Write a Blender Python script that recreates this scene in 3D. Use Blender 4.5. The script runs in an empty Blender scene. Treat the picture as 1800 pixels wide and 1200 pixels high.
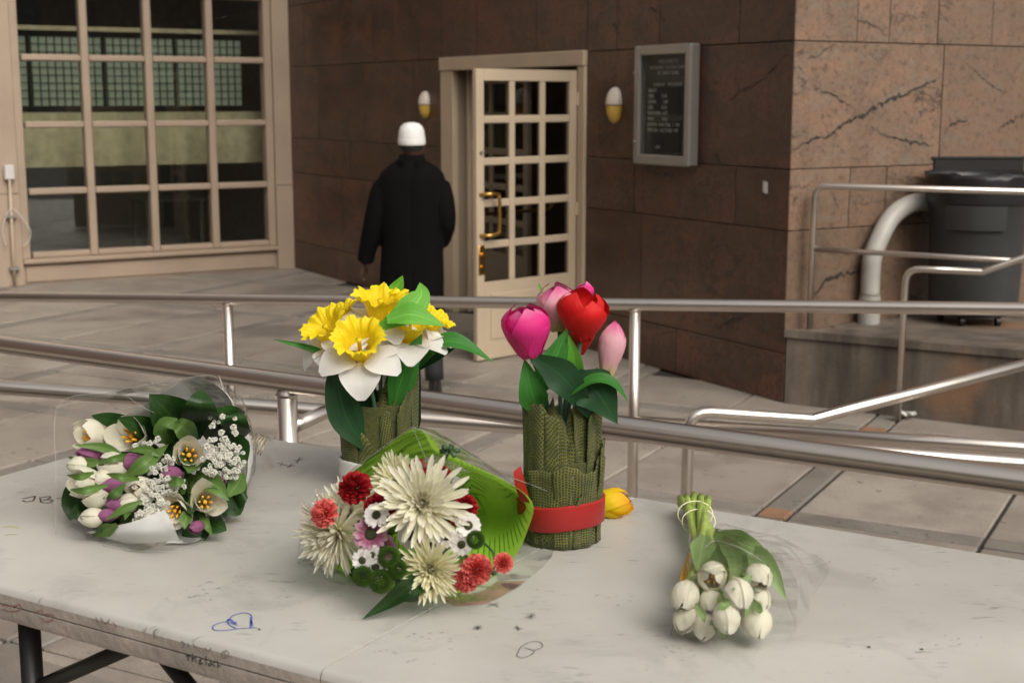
import bpy, math, random
from mathutils import Vector, Matrix, noise
random.seed(7)
V = Vector
sc = bpy.context.scene
col = sc.collection

# ------------------------------------------------------------------ camera
F = 2450.0                      # focal length in photograph pixels (1800 wide)
TH = math.atan(426 / F)
CAM = V((0, 0, 1.95))
cd = bpy.data.cameras.new('camera'); cam = bpy.data.objects.new('camera', cd)
col.objects.link(cam); sc.camera = cam
cam.location = CAM; cam.rotation_euler = (math.pi / 2 - TH, 0, 0)
cd.sensor_width = 36; cd.lens = 36 * F / 1800
cd.clip_start = 0.05; cd.clip_end = 2000
cd.dof.use_dof = True; cd.dof.focus_distance = 2.25; cd.dof.aperture_fstop = 9.0

# ------------------------------------------------------------------ sky, sun, exposure
SUN_EL, SUN_AZ = math.radians(42), math.radians(147)   # azimuth clockwise from +Y
w = bpy.data.worlds.new('World'); sc.world = w; w.use_nodes = True
nt = w.node_tree; bg = nt.nodes['Background']
sky = nt.nodes.new('ShaderNodeTexSky'); sky.sky_type = 'NISHITA'; sky.sun_disc = False
sky.sun_elevation = SUN_EL; sky.sun_rotation = SUN_AZ
sky.air_density = 1.0; sky.dust_density = 4.0; sky.ozone_density = 1.0
hs = nt.nodes.new('ShaderNodeHueSaturation'); hs.inputs['Saturation'].default_value = 0.22
tint = nt.nodes.new('ShaderNodeMix'); tint.data_type = 'RGBA'; tint.blend_type = 'MULTIPLY'
tint.inputs[0].default_value = 1.0; tint.inputs[7].default_value = (1.0, 0.968, 0.895, 1)
nt.links.new(sky.outputs[0], hs.inputs['Color'])
nt.links.new(hs.outputs[0], tint.inputs[6]); nt.links.new(tint.outputs[2], bg.inputs[0])
bg.inputs[1].default_value = 0.13
sd = bpy.data.lights.new('sun', 'SUN'); so = bpy.data.objects.new('sun', sd); col.objects.link(so)
sd.energy = 1.1; sd.angle = math.radians(40); sd.color = (1.0, 0.965, 0.90)
tosun = V((math.sin(SUN_AZ) * math.cos(SUN_EL), math.cos(SUN_AZ) * math.cos(SUN_EL), math.sin(SUN_EL)))
so.rotation_euler = (-tosun).to_track_quat('-Z', 'Y').to_euler()
so.location = tosun * 30
sc.view_settings.view_transform = 'Standard'; sc.view_settings.look = 'None'
sc.view_settings.exposure = 0.50; sc.view_settings.gamma = 1.0
sc.cycles.max_bounces = 6; sc.cycles.transparent_max_bounces = 14
sc.cycles.caustics_reflective = False; sc.cycles.caustics_refractive = False

# ------------------------------------------------------------------ helpers
RIGHT = V((1, 0, 0)); FW = V((0, math.cos(TH), -math.sin(TH))); UP = V((0, math.sin(TH), math.cos(TH)))
def ray(x, y): return FW * F + RIGHT * (x - 900) + UP * (600 - y)
def atz(x, y, z):
    r = ray(x, y); return CAM + r * ((z - CAM.z) / r.z)
def aty(x, y, d):
    r = ray(x, y); return CAM + r * (d / r.y)
def mpp(p): return (p - CAM).dot(FW) / F        # metres per photograph pixel at a point
def onplane(x, y, p0, n):
    r = ray(x, y); return CAM + r * ((p0 - CAM).dot(n) / r.dot(n))

def lerp(a, b, t): return a + (b - a) * t
def sstep(a, b, x):
    t = max(0, min(1, (x - a) / (b - a))); return t * t * (3 - 2 * t)
def spline(pts, n):
    """Catmull-Rom through pts, n samples per segment."""
    P = [V(p) for p in pts]; out = []
    for i in range(len(P) - 1):
        p0 = P[i - 1] if i else P[0] * 2 - P[1]
        p1, p2 = P[i], P[i + 1]
        p3 = P[i + 2] if i + 2 < len(P) else P[-1] * 2 - P[-2]
        for k in range(n):
            t = k / n
            out.append(0.5 * ((2 * p1) + (p2 - p0) * t + (2 * p0 - 5 * p1 + 4 * p2 - p3) * t * t + (3 * p1 - p0 - 3 * p2 + p3) * t ** 3))
    out.append(P[-1].copy()); return out
def basis(d, hint=V((0, 0, 1))):
    d = d.normalized(); s = d.cross(hint)
    if s.length < 1e-4: s = d.cross(V((1, 0, 0)))
    s.normalize(); return s, s.cross(d).normalized()

class MB:
    """Collects geometry, builds ONE mesh object."""
    def __init__(s): s.v = []; s.f = []; s.c = []; s.mi = []; s.cur = 0
    def add(s, verts, faces, cols=None):
        o = len(s.v); s.v += [V(p) for p in verts]; s.f += [[o + i for i in f] for f in faces]
        s.mi += [s.cur] * len(faces)
        s.c += cols if cols else [(0, 0, 0)] * len(verts)
        return s
    def box(s, c, size, ax=None, bev=0.0):
        """centre, full size, optional 3 axes; chamfered when bev > 0."""
        ax = ax or (V((1, 0, 0)), V((0, 1, 0)), V((0, 0, 1))); h = [x / 2 for x in size]; c = V(c)
        if bev <= 0:
            vs = [c + ax[0] * h[0] * i + ax[1] * h[1] * j + ax[2] * h[2] * k for i in (-1, 1) for j in (-1, 1) for k in (-1, 1)]
            return s.add(vs, [(0, 1, 3, 2), (4, 6, 7, 5), (0, 4, 5, 1), (2, 3, 7, 6), (0, 2, 6, 4), (1, 5, 7, 3)])
        vs = []; idx = {}
        for i in (-1, 1):
            for j in (-1, 1):
                for k in (-1, 1):
                    for a in range(3):
                        q = [h[0] * i, h[1] * j, h[2] * k]
                        for b in range(3):
                            if b != a: q[b] -= bev * (i, j, k)[b]
                        idx[(i, j, k, a)] = len(vs); vs.append(c + ax[0] * q[0] + ax[1] * q[1] + ax[2] * q[2])
        fs = []
        for a in range(3):
            b, d = (a + 1) % 3, (a + 2) % 3
            for sg in (-1, 1):
                f = []
                for (x, y) in ((-1, -1), (1, -1), (1, 1), (-1, 1)):
                    q = [0, 0, 0]; q[a] = sg; q[b] = x; q[d] = y; f.append(idx[(*q, a)])
                fs.append(f if sg > 0 else f[::-1])
        for a in range(3):
            b, d = (a + 1) % 3, (a + 2) % 3
            for x in (-1, 1):
                for y in (-1, 1):
                    def g(t, w):
                        q = [0, 0, 0]; q[a] = t; q[b] = x; q[d] = y; return idx[(*q, w)]
                    f = [g(-1, b), g(1, b), g(1, d), g(-1, d)]
                    fs.append(f if x * y < 0 else f[::-1])
        for i in (-1, 1):
            for j in (-1, 1):
                for k in (-1, 1):
                    f = [idx[(i, j, k, a)] for a in range(3)]
                    fs.append(f if i * j * k > 0 else f[::-1])
        return s.add(vs, fs)
    def tube(s, path, r, n=10, cap=True, cols=None, hint=V((0, 0, 1))):
        P = [V(p) for p in path]; R = r if isinstance(r, (list, tuple)) else [r] * len(P)
        vs = []; fs = []; cc = []; prev = None
        for i, p in enumerate(P):
            d = (P[min(i + 1, len(P) - 1)] - P[max(i - 1, 0)])
            if d.length < 1e-9: d = V((0, 0, 1))
            d.normalize()
            if prev is None: a, b = basis(d, hint)
            else:
                a = prev - d * prev.dot(d); a = a.normalized() if a.length > 1e-6 else basis(d)[0]; b = a.cross(d)
            prev = a
            for k in range(n):
                t = 2 * math.pi * k / n
                vs.append(p + (a * math.cos(t) + b * math.sin(t)) * R[i]); cc.append((i / max(1, len(P) - 1), k / n, 0))
        m = len(P)
        for i in range(m - 1):
            for k in range(n):
                fs.append((i * n + k, i * n + (k + 1) % n, (i + 1) * n + (k + 1) % n, (i + 1) * n + k))
        if cap: fs.append(tuple(range(n))[::-1]); fs.append(tuple((m - 1) * n + k for k in range(n)))
        return s.add(vs, fs, cc)
    def loft(s, rings, cap=True, closed=True):
        n = len(rings[0]); m = len(rings); vs = [p for r in rings for p in r]; fs = []
        for i in range(m - 1):
            for k in range(n if closed else n - 1):
                fs.append((i * n + k, i * n + (k + 1) % n, (i + 1) * n + (k + 1) % n, (i + 1) * n + k))
        if cap: fs.append(tuple(range(n))[::-1]); fs.append(tuple((m - 1) * n + k for k in range(n)))
        cc = [(i / max(1, m - 1), k / n, 0) for i in range(m) for k in range(n)]
        return s.add(vs, fs, cc)
    def grid(s, fn, nu, nv, cf=None):
        vs = []; cc = []
        for i in range(nu + 1):
            for j in range(nv + 1):
                u, v = i / nu, j / nv; vs.append(V(fn(u, v))); cc.append(cf(u, v) if cf else (u, v, 0))
        m = nv + 1
        return s.add(vs, [(i * m + j, i * m + j + 1, (i + 1) * m + j + 1, (i + 1) * m + j) for i in range(nu) for j in range(nv)], cc)
    def prism(s, poly, z0, z1):
        n = len(poly); vs = [V((p[0], p[1], z0)) for p in poly] + [V((p[0], p[1], z1)) for p in poly]
        return s.add(vs, [tuple(range(n))[::-1], tuple(range(n, 2 * n))] + [(i, (i + 1) % n, n + (i + 1) % n, n + i) for i in range(n)])
    def mesh(s, name, smooth=False, off=V((0, 0, 0))):
        me = bpy.data.meshes.new(name); me.from_pydata([tuple(p - off) for p in s.v], [], s.f)
        at = me.attributes.new('pc', 'FLOAT_VECTOR', 'POINT')
        at.data.foreach_set('vector', [x for c in s.c for x in (c if len(c) == 3 else (*c, 0))])
        me.polygons.foreach_set('material_index', s.mi)
        if smooth is True:
            me.polygons.foreach_set('use_smooth', [True] * len(me.polygons))
        me.update(); return me
    def build(s, name, mats, parent=None, smooth=False, world=True, angle=None):
        off = wloc(parent) if (world and parent) else V((0, 0, 0))
        me = s.mesh(name, smooth, off)
        for m in (mats if isinstance(mats, (list, tuple)) else [mats]): me.materials.append(m)
        o = bpy.data.objects.new(name, me); col.objects.link(o); o.parent = parent
        if angle is not None:
            me.polygons.foreach_set('use_smooth', [True] * len(me.polygons)); me.set_sharp_from_angle(angle=math.radians(angle))
        return o
def wloc(o):
    p = V((0, 0, 0))
    while o: p = p + o.location; o = o.parent
    return p
def tag(o, label=None, cat=None, group=None, kind=None):
    if label: o['label'] = label
    if cat: o['category'] = cat
    if group: o['group'] = group
    if kind: o['kind'] = kind
    return o
def thing(name, loc, label, cat, group=None):
    o = bpy.data.objects.new(name, None); col.objects.link(o); o.location = loc
    o.empty_display_size = 0.05
    return tag(o, label, cat, group)
def inst(name, me, parent, mw, mat=None):
    """an object sharing mesh data; mw in world space (parents here are never rotated)."""
    o = bpy.data.objects.new(name, me); col.objects.link(o); o.parent = parent
    m = mw.copy(); m.translation = m.translation - wloc(parent); o.matrix_basis = m
    if mat is not None and mat not in list(me.materials):
        o.material_slots[0].link = 'OBJECT'; o.material_slots[0].material = mat
    return o
def frame(p, z, x=None):
    """matrix with +Z along z at p"""
    z = z.normalized(); h = x if x is not None else V((0, 0, 1))
    xx = h - z * h.dot(z)
    if xx.length < 1e-4: xx = V((1, 0, 0)) - z * z.x
    xx.normalize(); yy = z.cross(xx)
    m = Matrix((xx, yy, z)).transposed().to_4x4(); m.translation = p; return m

# ------------------------------------------------------------------ materials
def newmat(name):
    m = bpy.data.materials.new(name); m.use_nodes = True; n = m.node_tree
    for x in list(n.nodes): n.nodes.remove(x)
    out = n.nodes.new('ShaderNodeOutputMaterial'); p = n.nodes.new('ShaderNodeBsdfPrincipled')
    n.links.new(p.outputs[0], out.inputs[0]); return m, n, p, out
def nd(n, t, **kw):
    x = n.nodes.new('ShaderNode' + t)
    for k, v in kw.items():
        if k in x.inputs: x.inputs[k].default_value = v
        else: setattr(x, k, v)
    return x
def c4(c, k=1.0): return (c[0] * k, c[1] * k, c[2] * k, 1)
def mixc(n, fac, a, b, mode='MIX'):
    x = n.nodes.new('ShaderNodeMix'); x.data_type = 'RGBA'; x.blend_type = mode
    for sock, val in ((x.inputs[0], fac), (x.inputs[6], a), (x.inputs[7], b)):
        if hasattr(val, 'is_linked') or hasattr(val, 'node'): n.links.new(val, sock)
        elif isinstance(val, (int, float)): sock.default_value = val
        else: sock.default_value = c4(val) if len(val) == 3 else val
    return x.outputs[2]
def ramp(n, src, stops):
    r = n.nodes.new('ShaderNodeValToRGB'); e = r.color_ramp.elements
    while len(e) < len(stops): e.new(0.5)
    for el, (p, c) in zip(e, stops):
        el.position = p; el.color = (c, c, c, 1) if isinstance(c, (int, float)) else c4(c)
    n.links.new(src, r.inputs[0]); return r.outputs[0]
def coords(n, kind='Object', scale=(1, 1, 1), rand=0.0):
    tc = nd(n, 'TexCoord'); mp = nd(n, 'Mapping'); mp.inputs['Scale'].default_value = scale
    src = tc.outputs[kind]
    if rand:
        oi = nd(n, 'ObjectInfo'); mul = nd(n, 'VectorMath', operation='SCALE'); cb = nd(n, 'CombineXYZ')
        n.links.new(oi.outputs['Random'], cb.inputs[0]); n.links.new(oi.outputs['Random'], cb.inputs[1]); n.links.new(oi.outputs['Random'], cb.inputs[2])
        n.links.new(cb.outputs[0], mul.inputs[0]); mul.inputs['Scale'].default_value = rand
        ad = nd(n, 'VectorMath', operation='ADD'); n.links.new(src, ad.inputs[0]); n.links.new(mul.outputs[0], ad.inputs[1]); src = ad.outputs[0]
    n.links.new(src, mp.inputs[0]); return mp.outputs[0]
def tex(n, vec, scale, detail=4, rough=0.55, dist=0.0):
    t = nd(n, 'TexNoise', Scale=scale, Detail=detail, Roughness=rough, Distortion=dist); n.links.new(vec, t.inputs['Vector']); return t.outputs[0]
def bump(n, p, src, strength, dist=0.01):
    b = nd(n, 'Bump', Strength=strength, Distance=dist); n.links.new(src, b.inputs['Height']); n.links.new(b.outputs[0], p.inputs['Normal'])
def M(name, c, rough=0.6, metal=0.0, var=0.18, scale=9.0, bmp=0.0, bscale=120, rand=3.0, spec=0.5, rvar=0.0):
    m, n, p, out = newmat(name); v = coords(n, rand=rand)
    t = tex(n, v, scale)
    f = ramp(n, t, [(0.3, 0.0), (0.7, 1.0)])
    n.links.new(mixc(n, f, tuple(x * (1 - var) for x in c), tuple(min(1, x * (1 + var)) for x in c)), p.inputs['Base Color'])
    p.inputs['Roughness'].default_value = rough; p.inputs['Metallic'].default_value = metal
    p.inputs['Specular IOR Level'].default_value = spec
    if rvar:
        t2 = tex(n, v, scale * 2.3); r = nd(n, 'MapRange'); r.inputs[3].default_value = rough - rvar; r.inputs[4].default_value = rough + rvar
        n.links.new(t2, r.inputs[0]); n.links.new(r.outputs[0], p.inputs['Roughness'])
    if bmp: bump(n, p, tex(n, v, bscale, 3), bmp)
    return m

def granite(name, base, alt, grey, rough):
    m, n, p, out = newmat(name); v = coords(n, scale=(1, 1, 1), rand=23.0)
    warp = nd(n, 'TexNoise', Scale=1.3, Detail=3); n.links.new(v, warp.inputs['Vector'])
    sw = nd(n, 'VectorMath', operation='SCALE'); sw.inputs['Scale'].default_value = 0.55
    n.links.new(warp.outputs['Color'], sw.inputs[0]); wv = nd(n, 'VectorMath', operation='ADD')
    n.links.new(v, wv.inputs[0]); n.links.new(sw.outputs[0], wv.inputs[1])
    mp = nd(n, 'Mapping'); mp.inputs['Scale'].default_value = (1.0, 1.0, 2.2); mp.inputs['Rotation'].default_value = (0.5, 0.3, 0.2)
    n.links.new(wv.outputs[0], mp.inputs[0])
    big = tex(n, mp.outputs[0], 2.0, 6, 0.62, 0.4)
    c = mixc(n, ramp(n, big, [(0.40, 0.0), (0.60, 1.0)]), base, alt)
    gr = tex(n, v, 24, 4, 0.7)
    c = mixc(n, ramp(n, gr, [(0.36, 0.75), (0.50, 0.0)]), c, tuple(x * 0.42 for x in base))
    mid = tex(n, mp.outputs[0], 4.6, 7, 0.7, 0.6)
    c = mixc(n, ramp(n, mid, [(0.5, 0.0), (0.68, 0.75)]), c, grey)
    sp = tex(n, v, 95, 2, 0.6)
    c = mixc(n, ramp(n, sp, [(0.30, 0.62), (0.46, 0.0)]), c, tuple(x * 0.35 for x in base))
    sp2 = tex(n, v, 60, 3, 0.6)
    c = mixc(n, ramp(n, sp2, [(0.55, 0.0), (0.72, 0.45)]), c, tuple(min(1, x * 1.75) for x in alt))
    # veins: thin dark ridge lines, broken up
    vn = tex(n, mp.outputs[0], 0.9, 9, 0.66, 0.25)
    ab = nd(n, 'Math', operation='SUBTRACT'); ab.inputs[1].default_value = 0.5; n.links.new(vn, ab.inputs[0])
    a2 = nd(n, 'Math', operation='ABSOLUTE'); n.links.new(ab.outputs[0], a2.inputs[0])
    line = ramp(n, a2.outputs[0], [(0.0, 1.0), (0.016, 0.0)])
    mask = ramp(n, tex(n, v, 1.7, 2), [(0.50, 0.0), (0.60, 1.0)])
    mu = nd(n, 'Math', operation='MULTIPLY'); n.links.new(line, mu.inputs[0]); n.links.new(mask, mu.inputs[1])
    c = mixc(n, mu.outputs[0], c, (0.018, 0.014, 0.013))
    # soft drip streaks and dirt with a shape of their own
    st = nd(n, 'Mapping'); st.inputs['Scale'].default_value = (6, 6, 0.5); n.links.new(v, st.inputs[0])
    c = mixc(n, ramp(n, tex(n, st.outputs[0], 1.2, 4), [(0.48, 0.0), (0.75, 0.42)]), c, tuple(x * 0.45 for x in base))
    oi = nd(n, 'ObjectInfo'); c = mixc(n, ramp(n, oi.outputs['Random'], [(0.0, 0.0), (1.0, 0.55)]), c, tuple(x * 0.6 for x in base))
    n.links.new(c, p.inputs['Base Color'])
    p.inputs['Roughness'].default_value = rough
    bump(n, p, sp, 0.12, 0.003); return m

m_stone = granite('shaded_brown_granite', (0.074, 0.042, 0.027), (0.160, 0.064, 0.037), (0.098, 0.068, 0.049), 0.36)  # entrance wall: its shade is put into a darker colour of the granite
m_stone_pale = granite('lit_tan_granite', (0.185, 0.120, 0.080), (0.24, 0.138, 0.088), (0.205, 0.165, 0.128), 0.55)  # same granite on the lit wall, its brightness put into a paler colour
m_joint = M('joint_mortar', (0.045, 0.032, 0.026), 0.9, bmp=0.2)
m_beige = M('beige_painted_metal', (0.40, 0.305, 0.232), 0.45, var=0.07, scale=2.2, rvar=0.1)
m_cream = M('cream_door_paint', (0.50, 0.40, 0.29), 0.42, var=0.06, scale=3, rvar=0.08)
m_dark = M('dark_interior', (0.02, 0.017, 0.015), 0.85)
m_steel = M('brushed_steel', (0.68, 0.615, 0.56), 0.31, 1.0, var=0.06, scale=2.5, rvar=0.03)
m_alu = M('satin_aluminium', (0.36, 0.34, 0.315), 0.42, 0.75, var=0.05)
m_brass = M('worn_brass', (0.56, 0.33, 0.09), 0.32, 1.0, var=0.15, scale=40, rvar=0.08)
m_black_metal = M('black_powder_coat', (0.014, 0.013, 0.012), 0.42, var=0.1)
m_white_pvc = M('grey_white_pvc', (0.40, 0.38, 0.35), 0.45, var=0.1, scale=5)
m_bin = M('charcoal_bin_plastic', (0.035, 0.036, 0.036), 0.45, var=0.15, scale=6, rvar=0.1)
m_bag = M('black_bin_bag', (0.012, 0.012, 0.013), 0.45, var=0.2)
m_blackboard = M('black_felt_board', (0.006, 0.006, 0.006), 0.7)
m_letter = M('white_letters', (0.55, 0.52, 0.47), 0.6, var=0.05)
m_paper = M('white_paper', (0.62, 0.60, 0.57), 0.7, var=0.04)

def paving(name, c, dark):
    m, n, p, out = newmat(name); v = coords(n, rand=11.0)
    oi = nd(n, 'ObjectInfo')
    cc = mixc(n, oi.outputs['Random'], tuple(x * 0.84 for x in c), tuple(x * 1.14 for x in c))
    t = tex(n, v, 2.4, 6, 0.62)
    cc = mixc(n, ramp(n, t, [(0.45, 0.0), (0.68, 0.7)]), cc, dark)
    cc = mixc(n, ramp(n, tex(n, v, 130, 2), [(0.34, 0.35), (0.5, 0.0)]), cc, tuple(x * 0.6 for x in dark))
    cc = mixc(n, ramp(n, tex(n, v, 14, 3), [(0.66, 0.0), (0.70, 0.75)]), cc, tuple(x * 0.5 for x in dark))
    ge = nd(n, 'NewGeometry'); wet = tex(n, ge.outputs['Position'], 0.7, 4, 0.6)
    cc = mixc(n, ramp(n, wet, [(0.52, 0.0), (0.64, 0.62)]), cc, tuple(x * 0.55 for x in dark))
    n.links.new(cc, p.inputs['Base Color'])
    r = nd(n, 'MapRange'); r.inputs[3].default_value = 0.72; r.inputs[4].default_value = 0.38; n.links.new(t, r.inputs[0]); n.links.new(r.outputs[0], p.inputs['Roughness'])
    bump(n, p, tex(n, v, 90, 4), 0.25, 0.004); return m
m_pave = paving('tan_paving_stone', (0.325, 0.283, 0.243), (0.20, 0.168, 0.142))
m_pave_grey = paving('grey_paving_strip', (0.25, 0.225, 0.195), (0.155, 0.135, 0.115))
m_pave_red = paving('terracotta_paving_square', (0.30, 0.165, 0.098), (0.19, 0.115, 0.075))
m_ground = M('dark_joint_sand', (0.035, 0.029, 0.025), 0.95, bmp=0.3)
def concrete_mat():
    m, n, p, out = newmat('stained_concrete'); v = coords(n)
    c = mixc(n, ramp(n, tex(n, v, 3.5, 6, 0.6), [(0.35, 0.0), (0.65, 1.0)]), (0.19, 0.155, 0.122), (0.11, 0.088, 0.07))
    st = nd(n, 'Mapping'); st.inputs['Scale'].default_value = (5, 5, 0.6); n.links.new(v, st.inputs[0])
    c = mixc(n, ramp(n, tex(n, st.outputs[0], 1.1, 5, 0.6), [(0.42, 0.0), (0.66, 0.85)]), c, (0.055, 0.042, 0.033))
    c = mixc(n, ramp(n, tex(n, v, 1.6, 2), [(0.62, 0.0), (0.7, 0.6)]), c, (0.25, 0.125, 0.06))
    n.links.new(c, p.inputs['Base Color']); p.inputs['Roughness'].default_value = 0.7
    bump(n, p, tex(n, v, 40, 5), 0.35, 0.008); return m
m_concrete = concrete_mat()

def facing_refl(n, k, base, power=4.5, nrm=None):
    """reflectance of a thin clear sheet, the same from both sides"""
    lw = nd(n, 'LayerWeight', Blend=0.5); pw = nd(n, 'Math', operation='POWER'); pw.inputs[1].default_value = power; n.links.new(lw.outputs['Facing'], pw.inputs[0])
    if nrm is not None: n.links.new(nrm, lw.inputs['Normal'])
    ml = nd(n, 'Math', operation='MULTIPLY_ADD'); ml.inputs[1].default_value = k; ml.inputs[2].default_value = base; ml.use_clamp = True
    n.links.new(pw.outputs[0], ml.inputs[0]); return ml.outputs[0]
def glass_mat(name, tintc, refl, base=0.075):
    m, n, p, out = newmat(name); n.nodes.remove(p)
    tr = nd(n, 'BsdfTransparent', Color=c4(tintc)); gl = nd(n, 'BsdfGlossy', Roughness=0.02, Color=(1, 1, 1, 1))
    ml = facing_refl(n, refl, base); mx = nd(n, 'MixShader')
    n.links.new(ml, mx.inputs[0]); n.links.new(tr.outputs[0], mx.inputs[1]); n.links.new(gl.outputs[0], mx.inputs[2]); n.links.new(mx.outputs[0], out.inputs[0])
    return m
m_glass = glass_mat('window_glass', (0.90, 0.915, 0.88), 0.8)
m_glass_dark = glass_mat('door_glass', (0.6, 0.61, 0.60), 0.9, 0.06)
m_clear = glass_mat('board_glass', (0.9, 0.92, 0.92), 0.4, 0.012)

# ================================================================== SETTING
A1 = math.radians(-30.3); e1 = V((math.sin(A1), math.cos(A1), 0)); e2 = V((math.cos(A1), -math.sin(A1), 0))
Z3 = V((0, 0, 1))
C0 = V((1.761, 8.878, 0)); I0 = C0 + e1 * 8.562

# ---- ground: a dark bed under the pavers that runs to the horizon
g = MB(); g.prism([(-400, -300), (400, -300), (400, 600), (-400, 600)], -0.5, -0.022)
ground = g.build('ground', m_ground); tag(ground, kind='structure')

# ---- plaza paving: two large slabs, a strip, and a red square where strips cross
PA = math.radians(118); p1 = V((math.sin(PA), math.cos(PA), 0)); p2 = V((-math.cos(PA), math.sin(PA), 0))
def slab_mesh(name, sx, sy, mat, bev=0.006):
    b = MB(); b.box((0, 0, -0.02), (sx, sy, 0.04), (p1, p2, Z3), bev); me = b.mesh(name); me.materials.append(mat); return me
BW, PW, JT = 0.155, 0.88, 0.019
PER = BW + 2 * PW
plaza = bpy.data.objects.new('plaza', None)
pb = MB(); pb.box((0, 9, -0.018), (40, 40, 0.006)); plaza = pb.build('plaza', m_ground); tag(plaza, kind='structure')
me_big = slab_mesh('paving_slab', PW - JT, PW - JT, m_pave)
me_sa = slab_mesh('paving_strip', BW - JT, PW - JT, m_pave_grey); me_sb = slab_mesh('paving_strip', PW - JT, BW - JT, m_pave_grey)
me_sq = slab_mesh('paving_square', BW - JT, BW - JT, m_pave_red)
me_sq2 = slab_mesh('paving_square', BW - JT, BW - JT, m_pave_grey)
def inview(p, m=1.9):
    d = (p - CAM).dot(FW)
    if d < 2: return False
    x = 900 + F * (p.x) / d; y = 600 - F * (p - CAM).dot(UP) / d
    mm = m * F / d
    return -mm < x < 1800 + mm and y < 1030 + mm
def inside_building(p):
    q = p - C0; return (q.dot(e2) > 0.35 and q.dot(e1) > 0.4) or q.dot(e1) > 9.3
A0, B0 = -1.985, 6.20        # where the red square by the table sits (along p1, p2)
rr = random.Random(3); nslab = 0
for ia in range(-9, 6):
    for ib in range(-3, 8):
        for (da, db, me, nm) in ((BW / 2, BW / 2, me_sq, 'paving_square'),
                (BW / 2, BW + PW * .5, me_sa, 'paving_strip'), (BW / 2, BW + PW * 1.5, me_sa, 'paving_strip'),
                (BW + PW * .5, BW / 2, me_sb, 'paving_strip'), (BW + PW * 1.5, BW / 2, me_sb, 'paving_strip'),
                (BW + PW * .5, BW + PW * .5, me_big, 'paving_slab'), (BW + PW * 1.5, BW + PW * .5, me_big, 'paving_slab'),
                (BW + PW * .5, BW + PW * 1.5, me_big, 'paving_slab'), (BW + PW * 1.5, BW + PW * 1.5, me_big, 'paving_slab')):
            p = p1 * (A0 + ia * PER + da) + p2 * (B0 + ib * PER + db)
            if not inview(p) or inside_building(p): continue
            m = Matrix.Translation(p + Z3 * rr.uniform(-0.002, 0.003)) @ Matrix.Rotation(rr.uniform(-.004, .004), 4, p2) @ Matrix.Rotation(rr.uniform(-.003, .003), 4, p1)
            if nm == 'paving_square' and ia != 0: me = me_sq2
            inst(nm, me, plaza, m); nslab += 1
print('paving pieces', nslab)

# ---- the higher pavement the table stands on (its edge is hidden behind the table)
ZT = 1.35                    # table top
ZS = ZT - 0.74               # pavement under the table
tl = V((math.sin(math.radians(-59)), math.cos(math.radians(-59)), 0)); tw = V((-tl.y, tl.x, 0)) * -1
if tw.y < 0: tw = -tw
tb0 = atz(480, 769, ZT)      # a point on the table's back edge
tf0 = atz(0, 1028, ZT)
TW = (tb0 - tf0).dot(tw)     # table width
q0 = tb0 + tw * 0.30
s0 = [q0 + tl * 14, q0 - tl * 14, q0 - tl * 14 - tw * 14, q0 + tl * 14 - tw * 14]
sw_ = MB(); sw_.prism([(p.x, p.y) for p in s0], -0.03, ZS - 0.032)
sidewalk = sw_.build('pavement', m_ground); tag(sidewalk, kind='structure')
me_flag = None
b = MB(); b.box((0, 0, -0.02), (1.19, 0.74, 0.04), (tl, tw, Z3), 0.005); me_flag = b.mesh('paving_slab'); me_flag.materials.append(m_pave)
for i in range(-3, 4):
    for j in range(0, 6):
        p = q0 + tl * (i * 1.2 + 0.55 * (j % 2) + .1) - tw * (0.38 + j * 0.75); p.z = ZS + rr.uniform(-.002, .002)
        inst('paving_slab', me_flag, sidewalk, Matrix.Translation(p))

# ================================================================== BUILDING
bld = thing('stone_building', C0, 'brown granite building with cream window wall and glazed entrance door', 'building')
HT = 13.0
def wall_box(o, a, n, s0, s1, z0, z1, d0, d1, mb, bev=0.0):
    """box on a wall: along a from s0..s1, heights z0..z1, from d0 to d1 outwards along n"""
    c = o + a * ((s0 + s1) / 2) + n * ((d0 + d1) / 2) + Z3 * ((z0 + z1) / 2)
    mb.box(c, (abs(s1 - s0), abs(d1 - d0), abs(z1 - z0)), (a, n, Z3), bev)
n1 = -e2      # outward normal of the entrance wall
n2 = -e1      # outward normal of the tan wall and the window wall
DS0, DS1, DZ = 2.38, 4.72, 2.20     # entrance opening
b = MB()
wall_box(C0, e1, n1, 0.02, DS0 + .05, -.05, HT, -0.34, -0.032, b)
wall_box(C0, e1, n1, DS1 - .2, 8.55, -.05, HT, -0.34, -0.032, b)
wall_box(C0, e1, n1, DS0 + .0502, DS1 - .2002, DZ, HT, -0.34, -0.0322, b)
b.build('wall', m_joint, bld)
b = MB(); wall_box(C0, e2, n2, 0.03, 9, -.05, HT, -0.34, -0.0325, b); b.build('wall', m_joint, bld)

def panels(o, a, n, zs, rows, mat, end):
    for k in range(len(zs) - 1):
        cuts = rows[k]
        for i in range(len(cuts) - 1):
            s0, s1 = cuts[i], cuts[i + 1]
            if s1 <= s0: continue
            pieces = [(s0, s1, zs[k], zs[k + 1])]
            if end == 'entrance':
                pieces = []
                for (x0, x1) in ((s0, min(s1, DS0 - .03)), (max(s0, DS1 + .04), s1)):
                    if x1 - x0 > 0.02: pieces.append((x0, x1, zs[k], zs[k + 1]))
                x0, x1 = max(s0, DS0 - .03), min(s1, DS1 + .04)
                if x1 - x0 > 0.02 and zs[k + 1] > DZ + .12: pieces.append((x0, x1, max(zs[k], DZ + .12), zs[k + 1]))
            for (x0, x1, z0, z1) in pieces:
                mb = MB(); dep = rr.uniform(-.0015, .0015)
                wall_box(o, a, n, x0 + .003, x1 - .003, z0 + .003, z1 - .003, -0.03, dep, mb, 0.0025)
                mb.build('stone_panel', mat, bld)
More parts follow.
